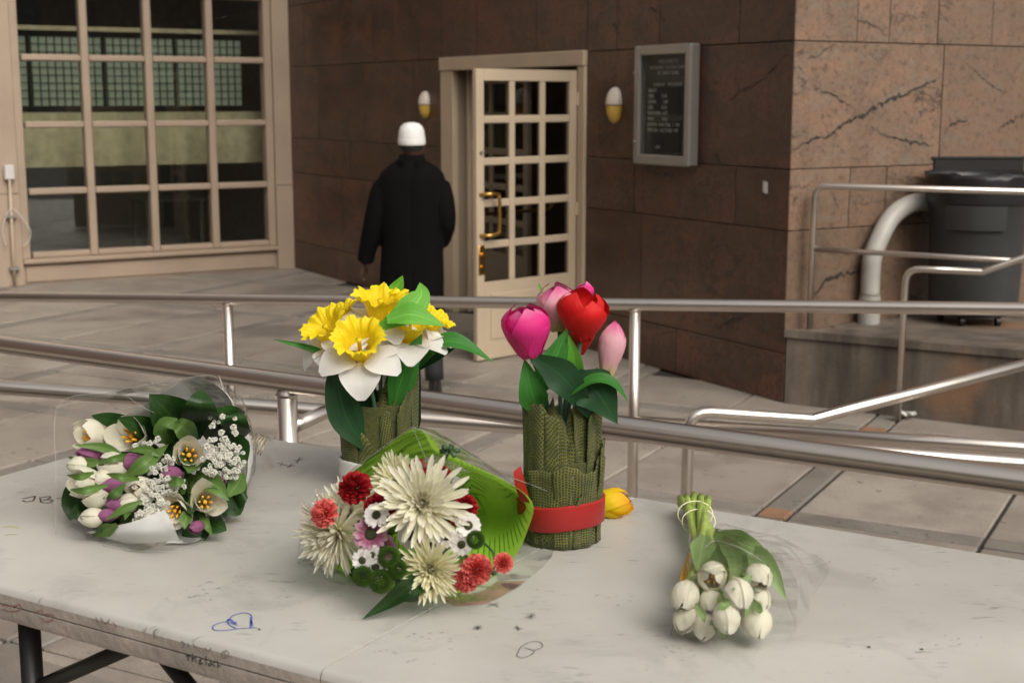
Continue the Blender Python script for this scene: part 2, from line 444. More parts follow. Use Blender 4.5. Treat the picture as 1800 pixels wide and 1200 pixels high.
ZS_ = [0.0, 0.327, 1.119, 1.51, 2.307, 2.98, 3.8, 4.6, 5.4, 6.2, 7.0, 13.0]
rowsB = [[0, 1.15, 2.38, 4.72, 5.9, 7.3, 8.56], [0, 1.60, 2.38, 4.72, 5.96, 7.1, 8.56], [0, .537, 1.7, 2.38, 4.72, 5.6, 6.9, 8.56],
         [0, 1.42, 2.38, 4.72, 5.34, 6.5, 7.7, 8.56], [0, .54, 1.42, 1.95, 3.1, 4.1, 5.24, 5.79, 7.04, 8.06, 8.56]] + [[0, 1.3, 2.6, 3.9, 5.2, 6.5, 7.8, 8.56]] * 6
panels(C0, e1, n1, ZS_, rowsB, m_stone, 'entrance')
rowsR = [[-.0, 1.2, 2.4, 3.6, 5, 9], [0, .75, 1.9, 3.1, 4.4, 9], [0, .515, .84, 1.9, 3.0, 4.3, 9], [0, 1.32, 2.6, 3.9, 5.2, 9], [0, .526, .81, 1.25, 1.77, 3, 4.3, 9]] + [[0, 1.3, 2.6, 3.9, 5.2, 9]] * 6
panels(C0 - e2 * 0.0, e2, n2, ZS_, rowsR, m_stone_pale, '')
# dark mineral veins that run across single stone panels
m_vein = M('dark_mineral_vein', (.030, .024, .020), .5, var=.5, scale=60)
def vein(o, n, pts, wpx, seed, name='vein'):
    r = random.Random(seed); P = [onplane(x, y, o + n * .0042, n) for (x, y) in pts]; Q = []
    for i in range(len(P) - 1):
        m = max(3, int((P[i + 1] - P[i]).length / .018))
        for k in range(m): Q.append(lerp(P[i], P[i + 1], k / m) + (Z3 * r.gauss(0, .0085) + (P[1] - P[0]).normalized() * r.gauss(0, .007)))
    Q.append(P[-1]); vs = []
    for i, p in enumerate(Q):
        w_ = wpx * mpp(p) * .38 * r.uniform(.15, 1.35) * (.35 + .65 * math.sin(math.pi * min(1, max(0, i / (len(Q) - 1) * .9 + .05)))); vs += [p + Z3 * w_, p - Z3 * w_]
    b = MB(); b.add(vs, [(2 * i, 2 * i + 1, 2 * i + 3, 2 * i + 2) for i in range(len(Q) - 1)]); return b.build(name, m_vein, bld)
vein(C0, n2, [(1393, 264), (1425, 246), (1458, 240), (1490, 214), (1530, 196), (1545, 182), (1590, 166), (1646, 141)], 9, 1)
vein(C0, n2, [(1430, 522), (1452, 492), (1480, 480), (1512, 476)], 9, 2); vein(C0, n2, [(1478, 300), (1474, 322), (1466, 345), (1474, 372)], 5, 3)
vein(C0, n2, [(1430, 155), (1470, 168), (1500, 192)], 4, 4); vein(C0, n2, [(1660, 236), (1676, 216), (1700, 212)], 6, 5); vein(C0, n2, [(1535, 225), (1570, 243), (1600, 250), (1640, 256)], 4, 6); vein(C0, n2, [(1410, 110), (1440, 95), (1470, 76)], 3, 7); vein(C0, n2, [(1756, 226), (1790, 205), (1800, 200)], 5, 17)
vein(C0, n2, [(1500, 30), (1540, 48), (1560, 60)], 3, 18); vein(C0, n2, [(1700, 110), (1740, 150), (1775, 165)], 3, 19)
vein(C0, n1, [(1278, 182), (1300, 160), (1335, 145), (1360, 120), (1382, 92)], 5, 8); vein(C0, n1, [(1140, 14), (1158, 22), (1168, 36)], 6, 9); vein(C0, n1, [(1252, 255), (1262, 285), (1280, 295)], 7, 10); vein(C0, n1, [(1256, 90), (1266, 108)], 7, 11)
vein(C0, n1, [(1113, 95), (1104, 130), (1106, 165), (1098, 205)], 4, 12); vein(C0, n1, [(1190, 415), (1210, 470), (1208, 520)], 4, 13); vein(C0, n1, [(1250, 580), (1290, 560), (1320, 553)], 6, 14); vein(C0, n1, [(1075, 40), (1090, 62)], 5, 15); vein(C0, n1, [(1150, 305), (1180, 310), (1185, 322)], 6, 20)
vein(C0, n1, [(1306, 440), (1312, 480), (1310, 505)], 5, 21); vein(C0, n1, [(1075, 235), (1078, 275)], 5, 22); vein(C0, n1, [(668, 235), (690, 268), (700, 300)], 3, 23); vein(C0, n1, [(575, 330), (600, 350), (608, 380)], 3, 24)
# roof slab closes the block
b = MB(); b.box(C0 + e1 * 6 + e2 * 5 + Z3 * (HT + .1), (12, 10.2, .2), (e1, e2, Z3)); b.build('roof', m_concrete, bld)

# ---- window wall (cream metal) to the left of the inner corner
a3 = -e2; b = MB()
WS0, WS1, WZ0 = 0.20, 3.055, 0.22
wall_box(I0, a3, n2, -0.02, WS0, 0.0, 0.965, -.3, .02, b); wall_box(I0, a3, n2, -0.02, WS0, .972, HT, -.3, .02, b)
wall_box(I0, a3, n2, WS1, 3.6, 0.0, .965, -.3, .02, b); wall_box(I0, a3, n2, WS1, 3.6, .972, HT, -.3, .02, b)
wall_box(I0, a3, n2, 3.62, 7.5, 0.0, HT, -.3, .05, b)
b.build('pilaster', m_beige, bld)
b = MB(); wall_box(I0, a3, n2, WS0 + .002, WS1 - .002, 0.0, WZ0, -.3, -.03, b)
wall_box(I0, a3, n2, WS0 + .03, WS1 - .03, 0.02, WZ0 - .035, -.03, -.012, b, .006); b.build('base_panel', m_beige, bld)
b = MB(); wall_box(I0, a3, n2, WS0 + .002, WS1 - .002, WZ0 + .001, WZ0 + .05, -.3, .045, b, .008); b.build('window_sill', m_beige, bld)
win = bpy.data.objects.new('window', None); col.objects.link(win); win.parent = bld; win.location = I0 - C0
b = MB()
colx = [0.244, 0.916, 1.607, 2.29, 2.985]; rowz = [0.305, .978, 1.68, 2.377, 3.075, 3.77]
for s in (WS0 + .002, WS1 - .09):
    b = MB(); wall_box(I0, a3, n2, s, s + .088, WZ0 + .0505, 4.2, -.16, -.008, b, .008); b.build('window_frame', m_beige, win)
for x in colx[1:4]: b = MB(); wall_box(I0, a3, n2, x - .042, x + .042, WZ0 + .052, 4.2, -.15, -.012, b, .012); b.build('mullion', m_beige, win)
for z in rowz[1:]:
    for i in range(4): b = MB(); wall_box(I0, a3, n2, colx[i] + .043, colx[i + 1] - .043, z - .034, z + .034, -.145, -.02, b, .012); b.build('transom', m_beige, win)
for i in range(4): b = MB(); wall_box(I0, a3, n2, colx[i] + .043, colx[i + 1] - .043, WZ0 + .051, .335, -.145, -.018, b, .012); b.build('transom', m_beige, win)
me_p = MB(); me_p.box((0, 0, 0), (0.625, 0.008, 0.66), (a3, n2, Z3)); me_p = me_p.mesh('pane'); me_p.materials.append(m_glass)
for i in range(4):
    for j in range(5):
        p = I0 + a3 * ((colx[i] + colx[i + 1]) / 2) + n2 * (-.09) + Z3 * ((rowz[j] + rowz[j + 1]) / 2 + (.012 if j == 0 else 0))
        inst('pane', me_p, win, Matrix.Translation(p) @ Matrix.Rotation(rr.uniform(-.003, .003), 4, Z3))
# the room behind the window: floor, back wall with a wired clerestory, a pale beam, ceiling rail
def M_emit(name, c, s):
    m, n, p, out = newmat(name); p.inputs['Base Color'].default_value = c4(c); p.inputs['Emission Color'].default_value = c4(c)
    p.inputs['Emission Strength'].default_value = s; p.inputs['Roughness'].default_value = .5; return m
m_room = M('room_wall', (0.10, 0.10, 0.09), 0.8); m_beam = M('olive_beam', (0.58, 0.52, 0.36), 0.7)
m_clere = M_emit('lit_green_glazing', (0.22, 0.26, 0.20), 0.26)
room = bpy.data.objects.new('room', None); col.objects.link(room); room.parent = bld; room.location = I0 - C0
b = MB(); wall_box(I0, a3, n2, -.4, 7, -.02, .0, -4.5, -.31, b); wall_box(I0, a3, n2, -.4, 7, -.02, HT, -4.6, -4.5, b); wall_box(I0, a3, n2, -.5, -.4, 0, HT, -4.5, -.31, b)
wall_box(I0, a3, n2, -.4, 7, 4.3, 4.4, -4.5, -.31, b); b.build('room_shell', m_room, room)
b = MB(); wall_box(I0, a3, n2, -.3, 6, 1.20, 1.80, -1.0, -.75, b); b.build('beam', m_beam, room)
b = MB(); wall_box(I0, a3, n2, -.3, 6, 2.72, 2.77, -1.42, -1.36, b)
b.build('ceiling_rail', m_beam, room)
for i in range(5):
    b = MB(); wall_box(I0, a3, n2, .05 + i * .85, .05 + i * .85 + .80, 1.86, 2.66, -1.50, -1.46, b); b.build('wired_glazing', m_clere, room)
    b = MB()
    for k in range(10): wall_box(I0, a3, n2, .05 + i * .85 + k * .0889 - .006, .05 + i * .85 + k * .0889 + .006, 1.86, 2.66, -1.458, -1.446, b)
    for k in range(10): wall_box(I0, a3, n2, .05 + i * .85, .85 + i * .85, 1.86 + k * .088, 1.87 + k * .088, -1.445, -1.436, b)
    b.build('wire_grid', m_dark, room)
# a table and chair glimpsed on the room floor
b = MB(); wall_box(I0, a3, n2, .5, 1.3, .70, .73, -2.3, -1.6, b)
for (s, d) in ((.55, -2.25), (1.22, -2.25), (.55, -1.65), (1.22, -1.65)): wall_box(I0, a3, n2, s, s + .04, 0, .70, d, d + .04, b)
b.build('reading_table', M('grey_laminate', (.12, .12, .11), .5), room)

# ---- entrance: jambs, lintel, fixed leaf, open leaf, vestibule
ent = bpy.data.objects.new('door_frame', None)
b = MB()
wall_box(C0, e1, n1, DS0 - .028, DS1 + .038, DZ + .001, DZ + .118, -.30, .035, b, .006)
b.build('door_lintel', m_cream, bld)
b = MB(); wall_box(C0, e1, n1, DS1 - .20, DS1 + .036, 0, DZ, -.30, .022, b, .006); wall_box(C0, e1, n1, DS1 - .235, DS1 - .201, 0, DZ, -.22, -.12, b, .004)
b.build('door_jamb', m_cream, bld)
b = MB(); wall_box(C0, e1, n1, DS0 - .026, DS0 + .075, 0, DZ, -.30, .022, b, .006); b.build('door_jamb', m_cream, bld)
b = MB(); wall_box(C0, e1, n1, 1.6, 5.4, 0, 2.6, -3.2, -3.1, b); wall_box(C0, e1, n1, 1.6, 1.7, 0, 2.6, -3.1, -.35, b); wall_box(C0, e1, n1, 5.3, 5.4, 0, 2.6, -3.1, -.35, b)
wall_box(C0, e1, n1, 1.6, 5.4, 2.6, 2.7, -3.2, -.35, b); b.build('vestibule', M('vestibule_wall', (.10, .082, .066), .7), bld)

def door_leaf(name, o, a, n, W, H, hand, mat, glassm):
    """glazed leaf: o hinge/base corner, a along the leaf, n outward"""
    d = MB(); T = .022
    st = .075; kz = 0.60; top = .085
    wall_box(o, a, n, 0, st, .012, H, -T, T, d, .004); wall_box(o, a, n, W - st, W, .012, H, -T, T, d, .004)
    wall_box(o, a, n, st, W - st, H - top, H, -T, T, d, .003); wall_box(o, a, n, st, W - st, .012, kz, -T + .004, T - .004, d, .003)
    leaf = d.build(name, mat, bld)
    m_ = MB(); wall_box(o, a, n, st + .06, W - st - .06, .16, kz - .09, T - .0035, T + .004, m_, .004); m_.build('kick_panel', mat, leaf)
    g_ = MB(); bars = .056; cols, rows = 3, 5
    pw = (W - 2 * st - bars * (cols - 1)) / cols; ph = (H - top - kz - bars * (rows - 1)) / rows
    for i in range(1, cols):
        x = st + i * pw + (i - 1) * bars; wall_box(o, a, n, x, x + bars, kz, H - top, -T + .003, T - .003, g_, .006)
    for j in range(1, rows):
        z = kz + j * ph + (j - 1) * bars
        for i in range(cols):
            x = st + i * (pw + bars); wall_box(o, a, n, x, x + pw, z, z + bars, -T + .005, T - .005, g_, .006)
    g_.build('glazing_bar', mat, leaf)
    pm = MB(); pm.box((0, 0, 0), (pw + .004, .008, ph + .004), (a, n, Z3)); pm = pm.mesh('pane'); pm.materials.append(glassm)
    for i in range(cols):
        for j in range(rows):
            p = o + a * (st + i * (pw + bars) + pw / 2) + Z3 * (kz + j * (ph + bars) + ph / 2)
            inst('pane', pm, leaf, Matrix.Translation(p) @ Matrix.Rotation(rr.uniform(-.006, .006), 4, Z3))
    return leaf, st
hinge = C0 + e1 * (DS0 + .082) + n1 * .03
tip = atz(836, 637, 0); la = (tip - hinge); la.z = 0; LW = la.length; la.normalize()
ln = V((la.y, -la.x, 0)); ln = ln if ln.y < 0 else -ln
leaf, st = door_leaf('door', hinge + la * .004, la, ln, LW - .004, 2.165, 1, m_cream, m_glass_dark)
leaf['label'] = 'open glazed cream door leaf'
# pull handle, lock plate, keyhole, back push bar on the open leaf
hx = LW - .042; o = hinge
h = MB(); pts = [o + la * hx + ln * .02 + Z3 * 1.30, o + la * hx + ln * .075 + Z3 * 1.30, o + la * (hx - .0) + ln * .09 + Z3 * 1.285]
hp = [o + la * (hx + .01) + ln * .02 + Z3 * 1.255, o + la * (hx - .03) + ln * .075 + Z3 * 1.26, o + la * (hx - .105) + ln * .085 + Z3 * 1.255, o + la * (hx - .125) + ln * .085 + Z3 * 1.225,
      o + la * (hx - .125) + ln * .085 + Z3 * 1.0, o + la * (hx - .105) + ln * .085 + Z3 * .965, o + la * (hx - .03) + ln * .075 + Z3 * .955, o + la * (hx + .01) + ln * .02 + Z3 * .955]
h.tube(spline(hp, 4), .014, 10); h.build('pull_handle', m_brass, leaf, True)
h = MB(); wall_box(o, la, ln, hx - .03, hx + .03, .66, .88, .022, .03, h, .004)
h.tube([o + la * hx + ln * .03 + Z3 * .81, o + la * hx + ln * .055 + Z3 * .81], .017, 12); h.tube([o + la * hx + ln * .03 + Z3 * .72, o + la * hx + ln * .042 + Z3 * .72], .014, 12)
h.build('lock_plate', m_brass, leaf, angle=40)
h = MB(); h.tube([o + la * hx + ln * .02 + Z3 * 1.56, o + la * hx + ln * .032 + Z3 * 1.56], .014, 12); h.build('lock_cylinder', m_alu, leaf, angle=40)
h = MB(); h.tube([o + la * .16 - ln * .02 + Z3 * 1.20, o + la * .14 - ln * .07 + Z3 * 1.17, o + la * .2 - ln * .08 + Z3 * 1.10, o + la * (LW - .12) - ln * .08 + Z3 * 1.10, o + la * (LW - .1) - ln * .02 + Z3 * 1.10], .013, 8)
h.build('push_bar', m_brass, leaf, True)
for z in (.25, 1.1, 1.95):
    h = MB(); h.tube([o + la * .004 + ln * .028 + Z3 * (z - .05), o + la * .004 + ln * .028 + Z3 * (z + .05)], .011, 8); h.build('hinge', m_cream, leaf, angle=40)
leaf2, _ = door_leaf('door', C0 + e1 * (DS1 - .236) + n1 * (-.17), -e1, n1, 1.0, 2.165, 1, m_cream, m_glass_dark)
leaf2['label'] = 'shut glazed cream door leaf behind the open one'
# "Pull" plate on the shut leaf
h = MB(); wall_box(C0, e1, n1, DS1 - .46, DS1 - .26, 1.50, 1.58, -.146, -.143, h); plate = h.build('pull_plate', m_paper, leaf2)
def text_obj(body, size, mat, parent, p, right, up, name='lettering', align='LEFT', ext=0.0):
    cu = bpy.data.curves.new(name, 'FONT'); cu.body = body; cu.size = size; cu.align_x = align; cu.extrude = ext; cu.resolution_u = 2
    t = bpy.data.objects.new(name, cu); col.objects.link(t); dg = bpy.context.evaluated_depsgraph_get()
    me = bpy.data.meshes.new_from_object(t.evaluated_get(dg)); bpy.data.objects.remove(t)
    me.materials.clear(); me.materials.append(mat)
    o_ = bpy.data.objects.new(name, me); col.objects.link(o_); o_.parent = parent
    m = Matrix((right, up, right.cross(up))).transposed().to_4x4(); m.translation = p - wloc(parent); o_.matrix_basis = m; return o_
text_obj('Pull', .07, m_black_metal, leaf2, C0 + e1 * (DS1 - .28) + n1 * (-.1415) + Z3 * 1.515, -e1, Z3)

# ---- wall lamps: egg-shaped bulkheads, frosted above, amber bowl below
m_frost = M('frosted_white_lamp', (0.62, 0.54, 0.47), 0.35, var=0.05)
m_amber = M('amber_glass', (0.62, 0.40, 0.075), 0.28, var=0.08)
for (s, sc_, lab) in ((5.075, .97, 'egg-shaped white and amber wall lamp above the white cap of the walking person'), (1.94, 1.03, 'egg-shaped white and amber wall lamp between the open door and notice board')):
    base = C0 + e1 * s + Z3 * 1.765
    L_ = thing('wall_lamp', base, lab, 'lamp', 'wall lamps beside the entrance')
    def egg(z0, z1, mb, k=1.0):
        rings = []
        for i in range(13):
            t = lerp(z0, z1, i / 12); zz = t * .265 * sc_
            r = .076 * sc_ * k * math.sqrt(max(0.0004, 1 - ((t - .52) / (.52 if t < .52 else .48)) ** 2))
            rings.append([base + e1 * (math.cos(2 * math.pi * q / 24) * r) + n1 * (.012 + max(-.010, .95 * math.sin(2 * math.pi * q / 24) * r)) + Z3 * zz for q in range(24)])
        mb.loft(rings)
    b = MB(); egg(.535, .995, b); b.build('lamp_hood', m_frost, L_, angle=50)
    b = MB(); egg(.01, .505, b, .94); b.build('amber_bowl', m_amber, L_, angle=50)
    b = MB(); egg(.505, .535, b, 1.03); b.build('lamp_band', m_alu, L_, angle=50)

# ---- notice board
nb = thing('notice_board', C0 + e1 * 1.265 + Z3 * 1.487, 'grey metal framed black letter board with white text hung beside the door', 'notice board')
s0, s1, z0, z1 = .935, 1.602, 1.487, 2.323
b = MB(); fr_ = .07; dp = .09
wall_box(C0, e1, n1, s0, s0 + fr_, z0, z1, .002, dp, b, .012); wall_box(C0, e1, n1, s1 - fr_, s1, z0, z1, .002, dp, b, .012)
wall_box(C0, e1, n1, s0 + fr_, s1 - fr_, z0, z0 + fr_, .002, dp - .002, b, .008); wall_box(C0, e1, n1, s0 + fr_, s1 - fr_, z1 - fr_, z1, .002, dp - .002, b, .008)
b.build('frame', m_alu, nb)
b = MB(); wall_box(C0, e1, n1, s0 + fr_, s1 - fr_, z0 + fr_, z1 - fr_, .003, .03, b); b.build('letter_panel', m_blackboard, nb)
b = MB(); wall_box(C0, e1, n1, s0 + fr_ + .001, s1 - fr_ - .001, z0 + fr_ + .001, z1 - fr_ - .001, .062, .066, b); b.build('glass_door', m_clear, nb)
for z in (z0 + .16, z1 - .19):
    b = MB(); b.tube([C0 + e1 * (s1 - .03) + n1 * dp + Z3 * z, C0 + e1 * (s1 - .03) + n1 * (dp + .014) + Z3 * z], .011, 12); b.build('lock', m_alu, nb, angle=40)
lines = [('WELCOME TO', .5, 'C'), ('THE ISLAMIC CULTURAL CENTER', .5, 'C'), ('OF  NEW YORK', .5, 'C'), ('', 0, 'C'), ('SUNDAY   PROGRAM', .5, 'C'), ('SALAT', .06, 'L'), ('FAJR         5:50', .06, 'L'), ('ZUHR        1:00', .06, 'L'),
         ('ASR          4:30', .06, 'L'), ('MAGHRIB  6:57', .06, 'L'), ('ISHA          8:15', .06, 'L'), ('JUMMA  KHUTBA  1  PM', .06, 'L'), ('SPECIAL  LECTURE  PM', .06, 'L'), ('', 0, 'C'), ('', 0, 'C'), ('          AM', .06, 'L')]
zz = z1 - fr_ - .055; pwid = s1 - s0 - 2 * fr_
for (tx, f_, al) in lines:
    if tx:
        sz = .030 if al == 'C' and len(tx) > 20 else .036
        text_obj(tx, sz, m_letter, nb, C0 + e1 * (s1 - fr_ - pwid * f_) + n1 * .032 + Z3 * zz, -e1, Z3, 'lettering', 'CENTER' if al == 'C' else 'LEFT', .0006)
    zz -= .040
# small white sticker on the wall
b = MB(); b.grid(lambda u, v: C0 + e1 * (.205 + .05 * u) + n1 * (.004 + .002 * math.sin(5 * u)) + Z3 * (1.345 + .075 * v + .008 * u), 3, 3)
o = b.build('sticker', m_paper); tag(o, 'small white paper sticker on the brown wall below the notice board', 'sticker')

# conduit and socket box on the cream pilaster
cdt = thing('electrical_conduit', I0 + a3 * 3.2 + n2 * .04, 'thin cream conduit with white socket box and loose wire on the pilaster', 'conduit')
b = MB(); cs = 3.15; cp = [I0 + a3 * (cs + .01) + n2 * .075 + Z3 * .02, I0 + a3 * (cs + .01) + n2 * .075 + Z3 * .4, I0 + a3 * (cs + .0) + n2 * .075 + Z3 * 1.14]
b.tube(cp, .016, 8); b.build('pipe', m_cream, cdt, True)
b = MB(); wall_box(I0, a3, n2, cs - .05, cs + .05, 1.12, 1.27, .0215, .10, b, .008); b.build('socket_box', m_paper, cdt)
for z in (.17, .72):
    b = MB(); wall_box(I0, a3, n2, cs - .045, cs + .055, z, z + .03, .0215, .095, b, .004); b.build('strap', m_alu, cdt)
b = MB(); b.tube(spline([I0 + a3 * (cs + .08) + n2 * .06 + Z3 * .42, I0 + a3 * (cs + .1) + n2 * .07 + Z3 * .62, I0 + a3 * cs + n2 * .1 + Z3 * .82, I0 + a3 * (cs - .16) + n2 * .08 + Z3 * .62, I0 + a3 * (cs - .17) + n2 * .07 + Z3 * .5, I0 + a3 * (cs - .1) + n2 * .07 + Z3 * .42], 5), .005, 6)
b.build('wire', m_paper, cdt, True)

# ---- concrete platform beside the tan wall
pd = -tl; PZ = .49
pl = thing('concrete_platform', C0 + V((.1, -.1, 0)), 'low stained concrete platform against the tan stone corner', 'platform')
pc = C0 + n2 * .02
b = MB(); b.prism([((pc + q).x, (pc + q).y) for q in (V((0, 0, 0)), pd * 4.6, pd * 4.6 + e2 * 3.2, e2 * 6.0)], 0.0, PZ - .05); b.build('base', m_concrete, pl)
b = MB(); b.prism([((pc + q).x, (pc + q).y) for q in (-pd * .01 - tw * .02, pd * 4.6 - tw * .02, pd * 4.6 + tw * .20, pd * .22 + tw * .20 - e2 * .0)], PZ - .0495, PZ); b.build('kerb', m_concrete, pl)
b = MB(); b.prism([((pc + q).x, (pc + q).y) for q in (pd * .235 + tw * .209, pd * 4.6 + tw * .209, pd * 4.6 + e2 * 3.2, e2 * 6.0, e2 * .42)], PZ - .0497, PZ - .004); b.build('top_slab', m_concrete, pl)

# ---- drain pipe
r_ = .062; pp = onplane(1527, 560, C0 + n2 * .09, n2); pp.z = PZ - .004
dpipe = thing('drain_pipe', pp, 'grey white plastic pipe bending into the wall behind the bin', 'pipe')
b = MB(); b.tube([pp, pp + Z3 * .17], r_ * 1.16, 20); b.tube([pp + Z3 * .171, pp + Z3 * .185], r_ * 1.1, 20); b.build('coupling', m_white_pvc, dpipe, angle=40)
k1 = aty(1640, 354, pp.y + .28)
b = MB(); b.tube(spline([pp + Z3 * .186, pp + Z3 * .34, pp + Z3 * .47 + V((.015, 0, 0)), lerp(pp + Z3 * .64, k1, .28), lerp(pp + Z3 * .76, k1, .62), k1, k1 + (k1 - pp).cross(V((0, 0, 0))) + e2 * .25], 7), r_, 20); b.build('pipe', m_white_pvc, dpipe, True)

# ---- rubbish bin
bc = atz(1706, 566, PZ) + tw * .03; bc.z = PZ - .004
bn = thing('rubbish_bin', bc, 'big charcoal plastic rubbish bin with black liner behind the handrails', 'bin')
def ring(c, r, z, n=40, fn=None): return [c + V((math.cos(2 * math.pi * k / n) * (r + (fn(k) if fn else 0)), math.sin(2 * math.pi * k / n) * (r + (fn(k) if fn else 0)), z)) for k in range(n)]
b = MB(); b.loft([ring(bc, .27, .10), ring(bc, .285, .11), ring(bc, .292, .3), ring(bc, .305, .72), ring(bc, .309, .73), ring(bc, .319, .90), ring(bc, .325, .91)]); b.build('body', m_bin, bn, angle=35)
b = MB(); rb = random.Random(4); jag = [rb.uniform(-.02, .012) for _ in range(40)]
b.loft([ring(bc, .326, .80, fn=lambda k: .004), [p + Z3 * jag[i] * 1.0 for i, p in enumerate(ring(bc, .345, .96))], [p + Z3 * abs(jag[i]) for i, p in enumerate(ring(bc, .35, .985, fn=lambda k: jag[k] * .6))], ring(bc, .32, .97), ring(bc, .30, .75)], cap=False); b.build('liner', m_bag, bn, True)
b = MB(); b.tube([bc + Z3 * .06, bc + Z3 * .098], .22, 24); b.build('dolly', m_black_metal, bn, angle=40)
for k in range(5):
    q = bc + V((math.cos(k * 1.2566 + .3) * .2, math.sin(k * 1.2566 + .3) * .2, .032)); b = MB(); b.tube([q - V((.014, 0, 0)), q + V((.014, 0, 0))], .032, 14); b.build('caster', m_black_metal, bn, angle=40)
b = MB(); fpn = V((-.35, -.94, 0)).normalized(); fpa = V((fpn.y, -fpn.x, 0))
for t in range(9):
    pass
arc = [math.atan2(fpn.y, fpn.x) + (i - 5) * .12 for i in range(11)]
b.loft([[bc + V((math.cos(a) * r, math.sin(a) * r, z)) for a in arc] for (r, z) in ((.310, .63), (.326, .635), (.333, .79), (.315, .795))], cap=False, closed=False); b.build('grip_panel', m_bin, bn, angle=35)
b = MB(); q = bc + V((.1, .36, 1.02)); b.box(q, (.62, .05, .10), None, .012); b.box(q + Z3 * .05, (.66, .06, .02), None, .006); b.build('lid', m_black_metal, bn)

# ---- houses across the street and beside the plaza: they close off the low sky and stand in the window reflections
m_brick = M('red_brown_brick', (.16, .095, .07), .85, var=.25, scale=3, bmp=.2, bscale=30); m_far_pane = M('dark_window_pane', (.03, .035, .04), .08, var=.1)
def street_house(name, o, a, n, W, H, lab, nw, nf):
    t = thing(name, o, lab, 'building'); d_ = 8.0
    b = MB(); wall_box(o, a, n, 0, W, 0, H, -d_, 0, b); b.build('wall', m_brick, t)
    b = MB(); wall_box(o, a, n, -.2, W + .2, H + .001, H + .5, -d_, .35, b, .05); b.build('cornice', m_concrete, t)
    wm_ = MB(); wm_.box((0, 0, 0), (1.2, .06, 1.9), (a, n, Z3)); wm_ = wm_.mesh('window'); wm_.materials.append(m_far_pane)
    fm_ = MB(); fm_.box((0, 0, -1.02), (1.5, .24, .12), (a, n, Z3), .02); fm_ = fm_.mesh('sill'); fm_.materials.append(m_concrete)
    for i in range(nw):
        for j in range(nf):
            p = o + a * ((i + .5) * W / nw) + n * .025 + Z3 * (2.0 + j * 3.3); q = inst('window', wm_, t, Matrix.Translation(p))
            s = bpy.data.objects.new('sill', fm_); col.objects.link(s); s.parent = q
street_house('street_house', V((34, -22, 0)), V((-1, 0, 0)), V((0, 1, 0)), 34, 9, 'brick house across the street behind the viewer, right half', 9, 2)
street_house('street_house', V((-1, -22.5, 0)), V((-1, 0, 0)), V((0, 1, 0)), 36, 12, 'taller brick house across the street behind the viewer, left half', 9, 3)
street_house('unseen_flank_house', V((-13, -6, 0)), V((0, 1, 0)), V((1, 0, 0)), 16, 14, 'unseen brick house added to flank the plaza beyond the left picture edge', 4, 4)  # unseen house, added to keep sky light off the brown wall

# ================================================================== RAILINGS
def rail(name, label, cat, base): return thing(name, base, label, cat, 'steel railings')
def pipe(name, root, pts, r, n=16): return MB().tube(pts, r, n).build(name, m_steel, root, True)
def post_to(root, q, r, z0=0.0, rr_=None):
    o = pipe('post', root, [V((q.x, q.y, z0)), q - Z3 * .02], r, 20)
    c = MB(); c.tube([V((q.x, q.y, z0 + .001)), V((q.x, q.y, z0 + .008)), V((q.x, q.y, z0 + .012))], [r * 1.9, r * 1.9, r * 1.5], 20); c.build('floor_flange', m_steel, root, angle=40)
    w_ = MB(); w_.tube([q - Z3 * ((rr_ or r) + .010), q - Z3 * ((rr_ or r) + .003)], [r * 1.03, r * 1.16], 18, cap=False); w_.build('weld', m_steel, root, True); return o
def bend(pts, rad, n=5):
    """round the inner corners of a polyline"""
    P = [V(p) for p in pts]; out = [P[0]]
    for i in range(1, len(P) - 1):
        a = (P[i - 1] - P[i]); b_ = (P[i + 1] - P[i]); r = min(rad, a.length * .45, b_.length * .45)
        A, B_ = P[i] + a.normalized() * r, P[i] + b_.normalized() * r
        for k in range(n + 1):
            t = k / n; out.append((1 - t) ** 2 * A + 2 * t * (1 - t) * P[i] + t * t * B_)
    out.append(P[-1]); return out
def ext(a, b_, k0, k1): return a + (a - b_) * k0, b_ + (b_ - a) * k1
NZ = 1.23
na, nb_ = atz(0, 605, NZ), atz(1800, 846, NZ); nA, nB = ext(na, nb_, .35, .25)
r1 = rail('handrail', 'thick bare steel handrail running diagonally just behind the table', 'railing', V(((na.x + nb_.x) / 2, (na.y + nb_.y) / 2, 0)))
pipe('top_rail', r1, [lerp(nA, nB, k / 12) for k in range(13)], .0268, 24)
def rail_pt(a, b_, px):
    best = min((abs(900 + F * (lerp(a, b_, t / 400) - CAM).x / (lerp(a, b_, t / 400) - CAM).dot(FW) - px), t) for t in range(401)); return lerp(a, b_, best[1] / 400)
pn = rail_pt(na, nb_, 503)
post_to(r1, pn, .0262)
for px_ in (-420, 2050):
    q = lerp(nA, nB, .06 if px_ < 0 else .97); post_to(r1, q, .0262)
sa = aty(518, 748, pn.y - .0); sb = aty(574, 723, pn.y + .16)
o = pipe('end_bracket', r1, [sa, lerp(sa, sb, .93), sb], .019, 16)
# lower handrail running behind it
la_, lb_ = aty(0, 680, 4.75), aty(1800, 815, 4.35)
r2 = rail('handrail', 'second steel handrail, the lower one seen left below the thick rail', 'railing', V((0, 4.5, 0)))
lA, lB = ext(la_, lb_, .3, .2); pipe('top_rail', r2, [lerp(lA, lB, k / 10) for k in range(11)], .026, 20)
for t in (.02, .985):
    q = lerp(lA, lB, t); post_to(r2, q, .0235)
